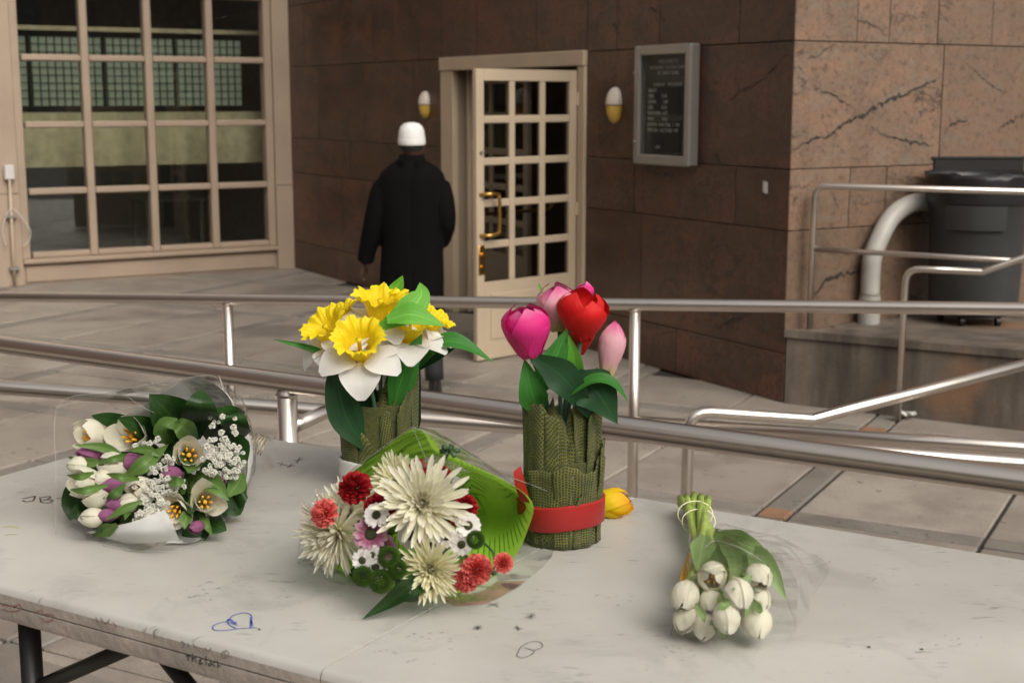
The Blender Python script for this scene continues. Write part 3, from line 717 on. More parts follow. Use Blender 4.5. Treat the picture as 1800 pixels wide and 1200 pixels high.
# long guard rail across the plaza
ga, gb_ = aty(0, 521, 7.3), aty(1800, 543, 5.35)
r3 = rail('guard_rail', 'long steel guard rail crossing the picture in front of the door', 'railing', V((0, 6.2, 0)))
gA, gB = ext(ga, gb_, .3, .25); pipe('top_rail', r3, [lerp(gA, gB, k / 10) for k in range(11)], .0265, 20)
for px_ in (399, 1118):
    q = rail_pt(ga, gb_, px_); post_to(r3, q, .0235)
    if px_ == 1118: qq = q
q = lerp(gA, gB, .97); post_to(r3, q, .0235)
mA = aty(1118, 741, qq.y); mB = aty(1800, 787, 5.15); mA, mB = mA, mB + (mB - mA) * .35
pipe('mid_rail', r3, [mA, lerp(mA, mB, .5), mB], .0262, 18)
# bent stair handrail in front of the platform
r4 = rail('stair_handrail', 'steel handrail with rounded end rising to the right, nearer one', 'railing', atz(1207, 930, 0))
h0 = aty(1213, 722, 5.1); h1 = aty(1428, 737, 5.15); h2 = aty(1800, 641, 5.5); b0 = V((h0.x - .01, h0.y, 0))
pipe('rail', r4, bend([b0, h0 - V((0.005, 0, -.0)), h1], .085) + [h1, lerp(h1, h2, .5), h2 + (h2 - h1) * .4], .0222, 18)
q = h2 + (h2 - h1) * .38; pipe('post', r4, [V((q.x, q.y, 0)), q], .0212, 16)
# far stair handrail
f0 = atz(1578, 740, 0); f1 = V((f0.x + .005, f0.y, aty(1596, 472, f0.y).z)); f2 = aty(1727, 478, 8.15); f3 = aty(1800, 453, 8.1)
r5 = rail('stair_handrail', 'thin steel handrail with rounded end standing before the platform', 'railing', f0)
pipe('rail', r5, bend([f0, f1, f2], .09) + [f2, f3, f3 + (f3 - f2) * .8], .0205, 16)
# platform guard rail
s0_ = atz(1423, 578, PZ); s1_ = V((s0_.x, s0_.y, aty(1436, 327, s0_.y).z)); s2_ = aty(1800, 337, 8.3)
r6 = rail('platform_railing', 'steel two-bar railing with rounded corner standing on the concrete platform', 'railing', s0_)
pipe('rail', r6, bend([s0_, s1_, s2_ + (s2_ - s1_) * .4], .08), .0205, 16)
m0 = V((s0_.x, s0_.y, aty(1432, 438, s0_.y).z)); m1 = aty(1765, 457, 8.32); pipe('mid_rail', r6, [m0, m1 + (m1 - m0) * .5], .017, 14)
q = s2_ + (s2_ - s1_) * .38; pipe('post', r6, [V((q.x, q.y, PZ - .004)), q], .0195, 16)
# crumpled litter by the far post
lit = atz(1592, 738, 0.0); b = MB(); rl = random.Random(5)
b.grid(lambda u, v: lit + V((.12 * (u - .5) + rl.uniform(-.012, .012), .07 * (v - .5) + rl.uniform(-.01, .01), .012 + .035 * abs(math.sin(7 * u + 4 * v)) + rl.uniform(0, .015))), 5, 4)
tag(b.build('litter', m_paper), 'scrap of crumpled white litter at the foot of a thin rail post', 'litter')

# ================================================================== TABLE
def table_mat():
    m, n, p, out = newmat('worn_grey_tabletop'); v = coords(n)
    c = mixc(n, ramp(n, tex(n, v, 3.0, 6, 0.6), [(0.35, 0.0), (0.7, 1.0)]), (0.50, 0.488, 0.455), (0.41, 0.395, 0.362))
    c = mixc(n, ramp(n, tex(n, v, 7, 5, 0.65, 1.0), [(0.55, 0.0), (0.70, 0.5)]), c, (0.30, 0.29, 0.27))
    st = nd(n, 'Mapping'); st.inputs['Scale'].default_value = (30, 160, 30); st.inputs['Rotation'].default_value = (0, 0, .5); n.links.new(v, st.inputs[0])
    mk = ramp(n, tex(n, v, 9, 3), [(0.52, 0.0), (0.62, 1.0)])
    ln_ = ramp(n, tex(n, st.outputs[0], 1.0, 3), [(0.60, 0.0), (0.70, 0.8)])
    mu = nd(n, 'Math', operation='MULTIPLY'); n.links.new(mk, mu.inputs[0]); n.links.new(ln_, mu.inputs[1])
    c = mixc(n, mu.outputs[0], c, (0.16, 0.15, 0.14))
    c = mixc(n, ramp(n, tex(n, v, 70, 2), [(0.70, 0.0), (0.78, 0.5)]), c, (0.25, 0.23, 0.2))
    n.links.new(c, p.inputs['Base Color']); p.inputs['Roughness'].default_value = 0.42
    bump(n, p, tex(n, v, 260, 3), 0.08, 0.002); return m
m_table = table_mat(); m_edge = M('shaded_table_edge', (0.36, 0.315, 0.275), 0.6, var=0.2, scale=14, bmp=0.2, bscale=90)  # rim shadow put into the edge colour, a browner and darker grey
F0 = atz(566, 1174, ZT); F0 = F0 + tw * (tf0 - F0).dot(tw)
HL = (atz(60, 817, ZT) - F0).dot(tl)
table = thing('folding_table', V((F0.x, F0.y, ZS)), 'grey fold-in-half plastic table covered in pen doodles, black legs', 'table')
def half(sgn):
    R = .055; o = []
    c = [(.0012, 0), (HL, 0), (HL, TW), (.0012, TW)]
    pts = [(.0012, 0)]
    for k in range(7):
        a = -math.pi / 2 + k / 6 * math.pi / 2; pts.append((HL - R + R * math.cos(a), R + R * math.sin(a)))
    for k in range(7):
        a = k / 6 * math.pi / 2; pts.append((HL - R + R * math.cos(a), TW - R + R * math.sin(a)))
    pts.append((.0012, TW))
    cx, cy = HL / 2, TW / 2
    def rg(ins, z):
        out = []
        for (s, t) in pts:
            s2 = s + (ins if s < .01 else 0) * .10; 
            if s > .01: s2 = cx + (s - cx) * (1 - ins / (HL / 2))
            t2 = cy + (t - cy) * (1 - ins / (TW / 2)); out.append(F0 + tl * (s2 * sgn) + tw * t2 + Z3 * (z - ZT))
        return out if sgn > 0 else out[::-1]
    b = MB(); b.cur = 1
    b.loft([rg(.012, ZT - .048), rg(.002, ZT - .046), rg(0, ZT - .040), rg(.0, ZT - .026), rg(.003, ZT - .0255), rg(.003, ZT - .0235), rg(0, ZT - .023), rg(0, ZT - .011)], cap=False)
    b.f.append(list(range(len(pts)))[::-1]); b.mi.append(1)
    b.cur = 0
    b.loft([rg(0, ZT - .011), rg(.0015, ZT - .005), rg(.005, ZT - .0015), rg(.010, ZT)], cap=False)
    n0 = len(b.v) - len(pts); b.f.append([n0 + i for i in range(len(pts))]); b.mi.append(0)
    return b.build('tabletop', [m_table, m_edge], table, angle=40)
half(1); half(-1)
# seam hinge at the front edge
b = MB(); b.box(F0 + tw * .004 + Z3 * -.03, (.012, .012, .03), (tl, tw, Z3), .003); b.build('seam_clip', m_edge, table)
# legs
def fpos(px, py, t, z):   # point on the vertical plane t behind the front edge
    p = onplane(px, py, F0 + tw * t, tw); p.z = z; return p
lg = MB(); q = onplane(52, 1110, F0 + tw * .07, tw)
def leg(s, t, splay=0.0):
    p = F0 + tl * s + tw * t; b = MB(); b.tube([V((p.x, p.y, ZS)) + tl * splay, V((p.x, p.y, ZS + .02)) + tl * splay, V((p.x, p.y, ZT - .045))], .0145, 12); return b.build('leg', m_black_metal, table, True), p
sl = (q - F0).dot(tl)
L1, pA = leg(sl, .07); L2, pB = leg(sl, TW - .09); leg(-sl, .07); leg(-sl, TW - .09)
for s in (sl, -sl):
    for z in (ZS + .12, ZT - .06):
        b = MB(); b.tube([F0 + tl * s + tw * .07 + Z3 * (z - ZT), F0 + tl * s + tw * (TW - .09) + Z3 * (z - ZT)], .011, 10); b.build('crossbar', m_black_metal, table, True)
d0 = onplane(72, 1205, F0 + tw * .07, tw); d1 = atz(262, 1122, ZT - .05)
b = MB(); b.tube([d0 - (d1 - d0) * .15, d1 + (d1 - d0) * .1], .0105, 10); b.build('brace', m_black_metal, table, True)
d0 = atz(283, 1145, ZT - .05); d1 = aty(345, 1222, d0.y - .02)
b = MB(); b.tube([d0 - (d1 - d0) * .1, d1 + (d1 - d0) * 3.0], .0105, 10); b.build('brace', m_black_metal, table, True)
# pen marks
def ink(name, c): return M(name, c, 0.5, var=0.1)
ink_blue = ink('blue_ink', (.10, .14, .42)); ink_black = ink('black_ink', (.035, .033, .035)); ink_grey = ink('faded_ink', (.17, .165, .16)); ink_red = ink('faded_red_ink', (.26, .12, .09)); ink_yel = ink('yellow_highlighter', (.52, .47, .16))
def mark(strokes, wpx, mat, plane='top', name='pen_mark'):
    b = MB()
    for st_ in strokes:
        if plane == 'top': P = [atz(x, y, ZT + .0006) for (x, y) in st_]; nrm = Z3
        else: P = [onplane(x, y, F0 - tw * .0012, tw) for (x, y) in st_]; nrm = -tw
        P = spline(P, 4) if len(P) > 2 else P
        vs = []
        for i, p in enumerate(P):
            d = P[min(i + 1, len(P) - 1)] - P[max(0, i - 1)]; sd_ = d.cross(nrm); sd_ = sd_.normalized() if sd_.length > 1e-9 else V((1, 0, 0))
            ww = wpx * mpp(p) * .5 * (0.75 + .5 * math.sin(i * 1.3) ** 2)
            vs += [p + sd_ * ww, p - sd_ * ww]
        b.add(vs, [(2 * i, 2 * i + 1, 2 * i + 3, 2 * i + 2) for i in range(len(P) - 1)])
    return b.build(name, mat, table)
mark([[(415, 1104), (400, 1094), (408, 1082), (428, 1076), (441, 1080), (442, 1090), (440, 1103)], [(418, 1098), (396, 1092), (376, 1098), (376, 1106), (395, 1107), (420, 1104), (452, 1102)]], 2.6, ink_blue)
mark([[(400, 1091), (404, 1087), (412, 1095), (414, 1092)], [(441, 1084), (442, 1100)]], 5, ink_blue)
mark([[(454, 1104), (457, 1106)]], 4, ink_black)
mark([[(40, 876), (62, 871)], [(62, 871), (58, 879), (46, 881), (39, 879)], [(70, 874), (72, 882)], [(70, 874), (88, 872), (84, 877), (74, 878)], [(74, 878), (92, 878), (86, 883), (72, 882)], [(97, 876), (118, 874), (150, 876)]], 3.0, ink_black, name='initials')
mark([[(908, 1152), (916, 1136), (934, 1127), (950, 1128), (953, 1136), (940, 1142)], [(908, 1152), (918, 1155), (935, 1149), (940, 1141)], [(920, 1137), (938, 1142)]], 2.0, ink_grey)
rm = random.Random(9)
for (x, y, s, k) in ((934, 1082, 16, 6), (840, 1102, 12, 8), (910, 1103, 11, 6), (525, 808, 14, 6), (510, 818, 10, 5), (868, 1062, 16, 4), (812, 1056, 11, 5), (495, 815, 10, 3)):
    sk = []
    for _ in range(k):
        a = rm.uniform(0, math.pi); sk.append([(x - s * math.cos(a) * rm.uniform(.5, 1), y - s * .38 * math.sin(a)), (x + s * math.cos(a) * rm.uniform(.5, 1), y + s * .38 * math.sin(a))])
    mark(sk, 1.2, ink_grey, name='scribble')
for (x, y, n_, sx) in ((540, 1050, 9, 60), (335, 1048, 9, 50), (750, 1125, 12, 40), (690, 1150, 8, 40), (1190, 1148, 12, 28), (1580, 1015, 8, 80), (880, 920, 6, 40), (1680, 1130, 9, 50), (1100, 1060, 8, 60), (350, 1035, 6, 22), (460, 1010, 7, 60)):
    sk = []
    for _ in range(n_):
        a, c = x + rm.uniform(-sx, sx), y + rm.uniform(-14, 14); l = rm.uniform(1.5, 8); sk.append([(a, c), (a + l, c - l * rm.uniform(-.3, .5))])
    mark(sk, 1.3, ink_grey, name='scuff')
for (x, y) in ((1527, 1136), (1620, 1140)): mark([[(x - 3, y), (x + 3, y)]], 6, ink_black, name='dot')
for st_ in ([(4, 926), (18, 924), (34, 927)], [(8, 940), (20, 938), (30, 939)], [(396, 919), (412, 915), (425, 916)]): mark([st_], 3, ink_yel)
mark([[(2, 1062), (20, 1065), (34, 1062), (36, 1070), (20, 1074), (4, 1070)], [(64, 1075), (72, 1072), (76, 1080)], [(78, 1078), (92, 1080), (92, 1088), (80, 1092), (72, 1086)], [(168, 1083), (172, 1093)], [(176, 1085), (186, 1095), (192, 1088)], [(198, 1092), (205, 1102)]], 2.0, ink_red, 'front')
mark([[(270, 1108), (272, 1120)], [(318, 1126), (325, 1130), (320, 1136)], [(330, 1128), (331, 1138)], [(338, 1130), (345, 1138)], [(360, 1137), (366, 1144), (371, 1138)], [(390, 1146), (399, 1143), (402, 1152), (392, 1155), (389, 1147)], [(395, 1146), (396, 1154)]], 1.8, ink_grey, 'front')
mark([[(330, 1148), (331, 1160)], [(326, 1152), (336, 1152)], [(338, 1148), (338, 1162)], [(338, 1157), (343, 1155), (345, 1164)], [(350, 1161), (354, 1157), (350, 1166), (356, 1165)], [(362, 1152), (362, 1168)], [(369, 1162), (372, 1166), (367, 1169), (366, 1164)], [(378, 1160), (374, 1166), (379, 1171)], [(382, 1160), (383, 1174)], [(383, 1168), (388, 1170)]], 2.2, ink_black, 'front', 'handwriting')
# spilled petal stains of clear wrap tails lie on the table further below

# ================================================================== FLOWER KIT
def B(x, y, h): return atz(x, y, ZT + h)
def face(p, a=0.0, b_=0.0): return ((CAM - p).normalized() + RIGHT * a + UP * b_).normalized()
def soft_mat(name, colf, rough=0.5, trans=0.25, spec=.3, bumpk=0.0):
    """petal or leaf: diffuse + a share of light passing through"""
    m, n, p, out = newmat(name)
    at = nd(n, 'Attribute', attribute_name='pc'); sx = nd(n, 'SeparateXYZ'); n.links.new(at.outputs['Vector'], sx.inputs[0])
    c = colf(n, sx.outputs[0], sx.outputs[1], at.outputs['Vector'])
    n.links.new(c, p.inputs['Base Color']); p.inputs['Roughness'].default_value = rough; p.inputs['Specular IOR Level'].default_value = spec
    if bumpk:
        mp = nd(n, 'Mapping'); mp.inputs['Scale'].default_value = (2.0, 30, 1); n.links.new(at.outputs['Vector'], mp.inputs[0]); bump(n, p, tex(n, mp.outputs[0], 1.0, 3), bumpk * 2.2, 0.0022)
    tr = nd(n, 'BsdfTranslucent'); n.links.new(c, tr.inputs[0]); mx = nd(n, 'MixShader'); mx.inputs[0].default_value = trans
    n.links.new(p.outputs[0], mx.inputs[1]); n.links.new(tr.outputs[0], mx.inputs[2]); n.links.new(mx.outputs[0], out.inputs[0]); return m
def petal_cols(base, mid, tip, streak=0.12, bpos=0.22, tpos=.8):
    def f(n, u, v, vec):
        c = ramp(n, u, [(0.02, base), (bpos, mid), (tpos, mid), (0.99, tip)])
        mp = nd(n, 'Mapping'); mp.inputs['Scale'].default_value = (2.0, 26, 1); n.links.new(vec, mp.inputs[0])
        oi = nd(n, 'ObjectInfo')
        c = mixc(n, ramp(n, tex(n, mp.outputs[0], 1.0, 3), [(0.4, 0.0), (0.75, streak * 3)]), c, tuple(x * .72 for x in mid))
        return mixc(n, ramp(n, oi.outputs['Random'], [(0, 0.0), (1, .22)]), c, tuple(x * .8 for x in mid))
    return f
m_tul_white = soft_mat('white_tulip_petal', petal_cols((.50, .53, .18), (.86, .83, .68), (.89, .87, .77), .08), .45, .34, bumpk=.25)
m_tul_purple = soft_mat('purple_tulip_petal', petal_cols((.30, .20, .22), (.31, .10, .22), (.38, .15, .27), .3), .38, .18, bumpk=.25)
m_tul_mag = soft_mat('magenta_cloth_petal', petal_cols((.55, .03, .16), (.72, .028, .23), (.78, .22, .42), .12, .15, .82), .55, .2, bumpk=.2)
m_tul_pink = soft_mat('pink_cloth_petal', petal_cols((.55, .50, .12), (.78, .42, .48), (.70, .03, .27), .12, .30, .72), .55, .2, bumpk=.2)
m_tul_red = soft_mat('red_cloth_petal', petal_cols((.50, .01, .008), (.66, .012, .012), (.70, .02, .018), .12), .55, .18, bumpk=.2)
m_tul_yel = soft_mat('yellow_cloth_petal', petal_cols((.80, .60, .02), (.85, .62, .01), (.82, .30, .01), .12, .2, .6), .5, .2, bumpk=.2)
m_daf_white = soft_mat('white_cloth_petal', petal_cols((.85, .70, .30), (.89, .86, .84), (.90, .88, .87), .05, .22), .6, .36, bumpk=.25)
m_daf_yel = soft_mat('yellow_cloth_trumpet', petal_cols((.88, .50, .01), (.93, .70, .012), (.95, .80, .03), .12, .25), .55, .3)
m_mum = soft_mat('cream_chrysanthemum_petal', petal_cols((.72, .68, .25), (.86, .83, .66), (.90, .88, .80), .04, .35), .5, .35)
m_mum2 = soft_mat('yellow_cream_petal', petal_cols((.66, .60, .18), (.84, .80, .54), (.88, .85, .72), .04, .4), .5, .35)
m_daisy = soft_mat('white_daisy_petal', petal_cols((.55, .35, .40), (.84, .81, .78), (.86, .84, .82), .05, .2), .5, .25)
m_daisy_p = soft_mat('mauve_daisy_petal', petal_cols((.20, .03, .08), (.36, .10, .18), (.62, .42, .52), .2, .2, .5), .5, .25)
m_carn_d = soft_mat('crimson_carnation_petal', petal_cols((.12, .004, .008), (.30, .008, .014), (.42, .015, .02), .2), .6, .15)
m_carn_c = soft_mat('coral_carnation_petal', petal_cols((.45, .03, .03), (.74, .07, .06), (.84, .26, .22), .2, .2, .7), .6, .22)
m_green_btn = soft_mat('green_button_petal', petal_cols((.008, .02, .003), (.040, .09, .009), (.13, .23, .03), .1, .35), .6, .1)
m_gyp = M('white_gypsophila', (.70, .69, .62), .7, var=.12, scale=300)
m_stamen = M('orange_stamen', (.72, .36, .03), .6, var=.2, scale=200); m_dkcenter = M('dark_green_flower_eye', (.03, .035, .008), .8, var=.5, scale=300)
def leaf_cols(a, b_):
    def f(n, u, v, vec):
        mp = nd(n, 'Mapping'); mp.inputs['Scale'].default_value = (1.2, 16, 1); n.links.new(vec, mp.inputs[0]); oi = nd(n, 'ObjectInfo')
        c = mixc(n, ramp(n, tex(n, mp.outputs[0], 1.0, 3), [(0.35, 0.0), (0.7, 1.0)]), a, b_)
        rib = nd(n, 'Math', operation='SUBTRACT'); rib.inputs[1].default_value = .5; n.links.new(v, rib.inputs[0]); r2_ = nd(n, 'Math', operation='ABSOLUTE'); n.links.new(rib.outputs[0], r2_.inputs[0])
        c = mixc(n, ramp(n, r2_.outputs[0], [(0.0, .5), (.045, 0.0)]), c, tuple(min(1, x * 1.7) for x in b_))
        return mixc(n, ramp(n, oi.outputs['Random'], [(0, 0.0), (1, .4)]), c, tuple(x * .65 for x in a))
    return f
m_leaf = soft_mat('tulip_leaf', leaf_cols((.085, .17, .035), (.15, .25, .065)), .42, .22)
m_leaf_dark = soft_mat('dark_glossy_leaf', leaf_cols((.016, .045, .010), (.032, .085, .018)), .36, .12)
m_leaf_fake = soft_mat('green_cloth_leaf', leaf_cols((.035, .17, .025), (.07, .28, .045)), .5, .3)
m_leaf_lime = soft_mat('light_green_cloth_leaf', leaf_cols((.13, .42, .04), (.20, .52, .08)), .5, .35)
m_leaf_fdark = soft_mat('deep_green_cloth_leaf', leaf_cols((.010, .045, .014), (.018, .075, .022)), .5, .15)
m_stem = M('pale_green_stem', (.30, .40, .09), .45, var=.2, scale=40); m_stem_d = M('dark_green_stem', (.045, .10, .035), .5, var=.2, scale=40); m_stem_teal = M('plastic_stem', (.07, .145, .09), .5, var=.15, scale=30)

def petal_fn(open_, H, R, wd, seed=0, curl=0.0, pk=.48):
    def fn(u, v):
        v2 = (v - .5) * 2
        rc = .30 + .72 * math.sin(math.pi * .5 * min(1, u / pk)) ** .9 if u < pk else 1.02 * math.cos((u - pk) / (1 - pk) * 1.50) ** .9
        ro = .30 + 1.25 * u ** .85
        r = R * lerp(rc, ro, open_); z = H * (u - .30 * open_ * u * u * u)
        wm = wd * (math.sin(math.pi * (.13 + .866 * u ** .9))) ** lerp(.78, 1.0, min(1, open_ * 2))
        rho = max(r, R * .62) * 1.02; ph = v2 * wm / rho
        lip = curl * (u ** 3) * R
        edge = .05 * R * math.sin(9 * u + seed * 1.7) * v2 * v2
        nz = noise.noise(V((u * 3 + seed * 7.1, v2 * 1.5, seed))) * .06 * R
        rad = r - rho * (1 - math.cos(ph)) + lip + edge + nz
        return V((rad, rho * math.sin(ph), z + .04 * H * v2 * v2 * (1 if u > .3 else 0) * math.sin(seed)))
    return fn
_pet = {}
def petal_mesh(kind, open_, H, R, wd, seed, mat, curl=0.0, nu=8, nv=6):
    key = (kind, open_, seed)
    if key not in _pet:
        me = MB().grid(petal_fn(open_, H, R, wd, seed, curl, .64 if kind.startswith('ct') else .48), nu, nv).mesh('petal', True); me.materials.append(mat); _pet[key] = me
    return _pet[key]
_core = {}
def tulip_core(kind, mat_st=None, stamens=True, open_=.3, H=.05, R=.025):
    key = (kind, stamens)
    if key not in _core:
        b = MB(); b.tube([V((0, 0, -.012)), V((0, 0, -.002)), V((0, 0, .004))], [R * .22, R * .3, R * .26], 8)
        b.cur = 1
        if stamens:
            for k in range(6):
                a = k * math.pi / 3 + .3; d = V((math.cos(a), math.sin(a), 0))
                b.tube([d * R * .16, d * R * .30 + V((0, 0, H * .38)), d * R * .36 + V((0, 0, H * .44)), d * R * .44 + V((0, 0, H * .62))], [R * .04, R * .05, R * .105, R * .07], 6)
            b.tube([V((0, 0, 0)), V((0, 0, H * .45)), V((0, 0, H * .52))], [R * .10, R * .12, R * .16], 8)
        me = b.mesh('tulip', True); me.materials.append(m_stem); me.materials.append(m_stamen); _core[key] = me
    return _core[key]
rf = random.Random(21)
def tulip(parent, p, z, size, open_, kind, mat, stamens=None, name='tulip', H=1.0, Rr=.5, wd=.42, roll=None, curl=0.0, jitter=.12, sub=True):
    """size = height in metres"""
    stamens = open_ > .25 if stamens is None else stamens
    core = tulip_core('c', None, stamens, open_, 1.0, Rr)
    m = frame(p, z) @ Matrix.Rotation(rf.uniform(0, 6.28) if roll is None else roll, 4, 'Z') @ Matrix.Scale(size, 4)
    fl = inst(name, core, parent, m)
    for k in range(6):
        inner = k % 2; sd_ = rf.randint(0, 3)
        op = max(0, open_ + rf.choice((-1, 0, 0, 1)) * jitter)
        op = round(op, 2)
        me = petal_mesh(kind, op, H, Rr, wd, sd_, mat, curl)
        o = bpy.data.objects.new('petal', me); col.objects.link(o); o.parent = fl
        s_ = .92 if inner else 1.0
        o.matrix_basis = Matrix.Rotation(k * math.pi / 3 + rf.uniform(-.1, .1), 4, 'Z') @ Matrix.Rotation(rf.uniform(-1, 1) * (.05 + .30 * open_), 4, 'Y') @ Matrix.Scale(s_ * rf.uniform(.95, 1.05), 4)
    return fl
def blade(parent, pts, wd, mat, name='leaf', nrm=None, fold=.25, tipk=1.0, seg=5, wave=.06, basew=.35, twist=0.0):
    """a leaf along pts; wd full width in metres"""
    P = spline(pts, seg); n = len(P) - 1; sd0 = rf.uniform(0, 9); b = MB()
    side = []; nn = []
    for i, p in enumerate(P):
        d = (P[min(i + 1, n)] - P[max(i - 1, 0)]).normalized(); h = nrm if nrm is not None else (CAM - p).normalized()
        s = d.cross(h); s = s.normalized() if s.length > 1e-5 else V((1, 0, 0)); q = s.cross(d).normalized()
        if twist: s = Matrix.Rotation(twist * i / n, 3, d) @ s; q = s.cross(d).normalized()
        side.append(s); nn.append(q)
    def fn(u, v):
        i = min(n, int(round(u * n))); v2 = (v - .5) * 2
        prof = (basew + (1 - basew) * math.sin(math.pi * min(1, u * 1.0 + .0) ** .9 * .5) ) if u < .45 else 1.0
        k = max(0.0, 1 - max(0, (u - .36) / .64) ** 1.55) ** (.95 * tipk) * (basew + (1 - basew) * sstep(0, .42, u))
        w_ = wd * .5 * k
        return P[i] + side[i] * (v2 * w_) + nn[i] * (-fold * wd * .5 * (v2 * v2 - .4) * -1 * k + wave * wd * math.sin(u * 11 + sd0 + v2) * abs(v2) * k)
    b.grid(fn, n, 4, lambda u, v: (u, v, 0)); return b.build(name, mat, parent, True)
def strap_flower(rings, name, seed, w=.09, curl=.3, tube=.5, jit=.12):
    """many narrow petals; unit radius; +Z faces out. rings: (count, length, elevation deg, base radius)"""
    r = random.Random(seed); b = MB()
    for (cnt, ln_, el, br) in rings:
        a0 = r.uniform(0, 6.28)
        for k in range(cnt):
            a = a0 + k * 2 * math.pi / cnt + r.uniform(-.12, .12); L = ln_ * r.uniform(1 - jit, 1 + jit); e = math.radians(el + r.uniform(-9, 9))
            d = V((math.cos(a), math.sin(a), 0)); t = V((-math.sin(a), math.cos(a), 0)); cu = curl * r.uniform(.4, 1.4); tw_ = r.uniform(-.25, .25)
            def fn(u, v, d=d, t=t, L=L, e=e, cu=cu, br=br, tw_=tw_):
                v2 = (v - .5) * 2; ee = e + cu * u * 1.2
                wv = w * (.62 + .5 * u) * (1 if u < .8 else math.sqrt(max(.05, 1 - ((u - .8) / .2) ** 2 * .93)))
                q = d * (br + L * u * math.cos(lerp(e, ee, .5))) + V((0, 0, L * u * math.sin(lerp(e, ee, .5))))
                up_ = V((0, 0, 1)) * math.cos(ee) - d * math.sin(ee)
                return q + t * (v2 * wv * .5 + tw_ * u * u * L * .4) + up_ * (abs(v2) ** 2 * wv * tube)
            b.grid(fn, 7, 2, lambda u, v: (u, v, 0))
    return b.mesh(name, True)
def carnation_mesh(seed):
    r = random.Random(seed); b = MB()
    for L in range(7):
        ro = 1.0 - L * .12; el = .10 + L * .17; ph = r.uniform(0, 6)
        for k in range(7 if L < 3 else 5):
            a0 = ph + k * 2 * math.pi / (7 if L < 3 else 5); aw = .72; sd_ = r.uniform(0, 50)
            def fn(u, v, a0=a0, ro=ro, el=el, sd_=sd_):
                a = a0 + (v - .5) * 2 * aw * (.25 + .75 * u); rad = ro * u * (1 - .10 * (abs(v - .5) * 2) ** 2 + .05 * (math.sin(v * 60 + sd_) if u > .9 else 0))
                z = el * u * 1.15 + u * u * (.20 * math.sin(v * 17 + sd_) + .10 * noise.noise(V((v * 6, sd_, 1))))
                rr_ = rad * math.cos(el * u) 
                return V((rr_ * math.cos(a), rr_ * math.sin(a), z))
            b.grid(fn, 5, 14, lambda u, v: (u, v, 0))
    return b.mesh('carnation', True)
def button_mesh(seed):
    r = random.Random(seed); b = MB(); N = 170
    for i in range(N):
        y = 1 - 1.55 * i / N; rad = math.sqrt(max(0, 1 - y * y)); a = i * 2.39996; d = V((rad * math.cos(a), rad * math.sin(a), y)); s, t = basis(d)
        L = .34 * r.uniform(.8, 1.2); w = .10; q = d * .74
        b.add([q + s * w, q + t * w, q - s * w, q - t * w, d * (.82 + L)], [(0, 1, 4), (1, 2, 4), (2, 3, 4), (3, 0, 4)], [(0, 0, 0)] * 4 + [(1, 0, 0)])
    return b.mesh('button', False)
def with_mats(me, *ms):
    for m in ms: me.materials.append(m)
    return me
def place(name, me, parent, p, z, s, roll=None):
    return inst(name, me, parent, frame(p, z) @ Matrix.Rotation(rf.uniform(0, 6.28) if roll is None else roll, 4, 'Z') @ Matrix.Scale(s, 4))

def film_mat(name, tintc, white, rough=.08, refl=1.0):
    m, n, p, out = newmat(name); n.nodes.remove(p); v = coords(n)
    tr = nd(n, 'BsdfTransparent', Color=c4(tintc)); gl = nd(n, 'BsdfGlossy', Roughness=rough); df = nd(n, 'BsdfDiffuse', Color=(.8, .8, .78, 1))
    bp = nd(n, 'Bump', Strength=.8, Distance=.02); vo_ = nd(n, 'TexVoronoi', Scale=17.0, feature='SMOOTH_F1'); vo_.inputs['Smoothness'].default_value = .25; wn_ = nd(n, 'TexNoise', Scale=9.0, Detail=2); n.links.new(v, wn_.inputs['Vector']); va_ = nd(n, 'VectorMath', operation='MULTIPLY_ADD'); va_.inputs[1].default_value = (.08, .08, .08); n.links.new(wn_.outputs['Color'], va_.inputs[0]); n.links.new(v, va_.inputs[2]); n.links.new(va_.outputs[0], vo_.inputs['Vector']); n.links.new(vo_.outputs['Distance'], bp.inputs['Height']); n.links.new(bp.outputs[0], gl.inputs['Normal'])
    ml = facing_refl(n, .80 * refl, .018 * refl, 3.4, bp.outputs[0]); mx = nd(n, 'MixShader'); mx2 = nd(n, 'MixShader'); mx2.inputs[0].default_value = white
    n.links.new(tr.outputs[0], mx2.inputs[1]); n.links.new(df.outputs[0], mx2.inputs[2]); n.links.new(ml, mx.inputs[0])
    n.links.new(mx2.outputs[0], mx.inputs[1]); n.links.new(gl.outputs[0], mx.inputs[2]); n.links.new(mx.outputs[0], out.inputs[0]); return m
m_film = film_mat('clear_cellophane', (.993, .993, .99), .008)
m_film_stain = film_mat('pink_printed_cellophane', (.95, .70, .66), .06)
m_tissue = film_mat('white_tissue', (.85, .85, .85), .80, .6, .15)
def sheet(rows, nu, nv, mat, name, parent, crk=.004, cs=9.0, seed=0, smooth=True):
    """surface through rows of control points (each row same length), crinkled"""
    R_ = [spline(r, nv) for r in rows]; m = len(R_[0]); colsP = [spline([R_[i][j] for i in range(len(R_))], nu) for j in range(m)]
    n = len(colsP[0]); b = MB(); vs = []; cc = []
    for j in range(m):
        for i in range(n):
            p = colsP[j][i]; q = V((noise.noise(p * cs + V((seed, 0, 0))), noise.noise(p * cs + V((0, seed + 5, 0))), noise.noise(p * cs + V((9, 0, seed))))); vs.append(p + q * crk); cc.append((i / (n - 1), j / (m - 1), 0))
    b.add(vs, [(j * n + i, j * n + i + 1, (j + 1) * n + i + 1, (j + 1) * n + i) for j in range(m - 1) for i in range(n - 1)], cc)
    return b.build(name, mat, parent, smooth)
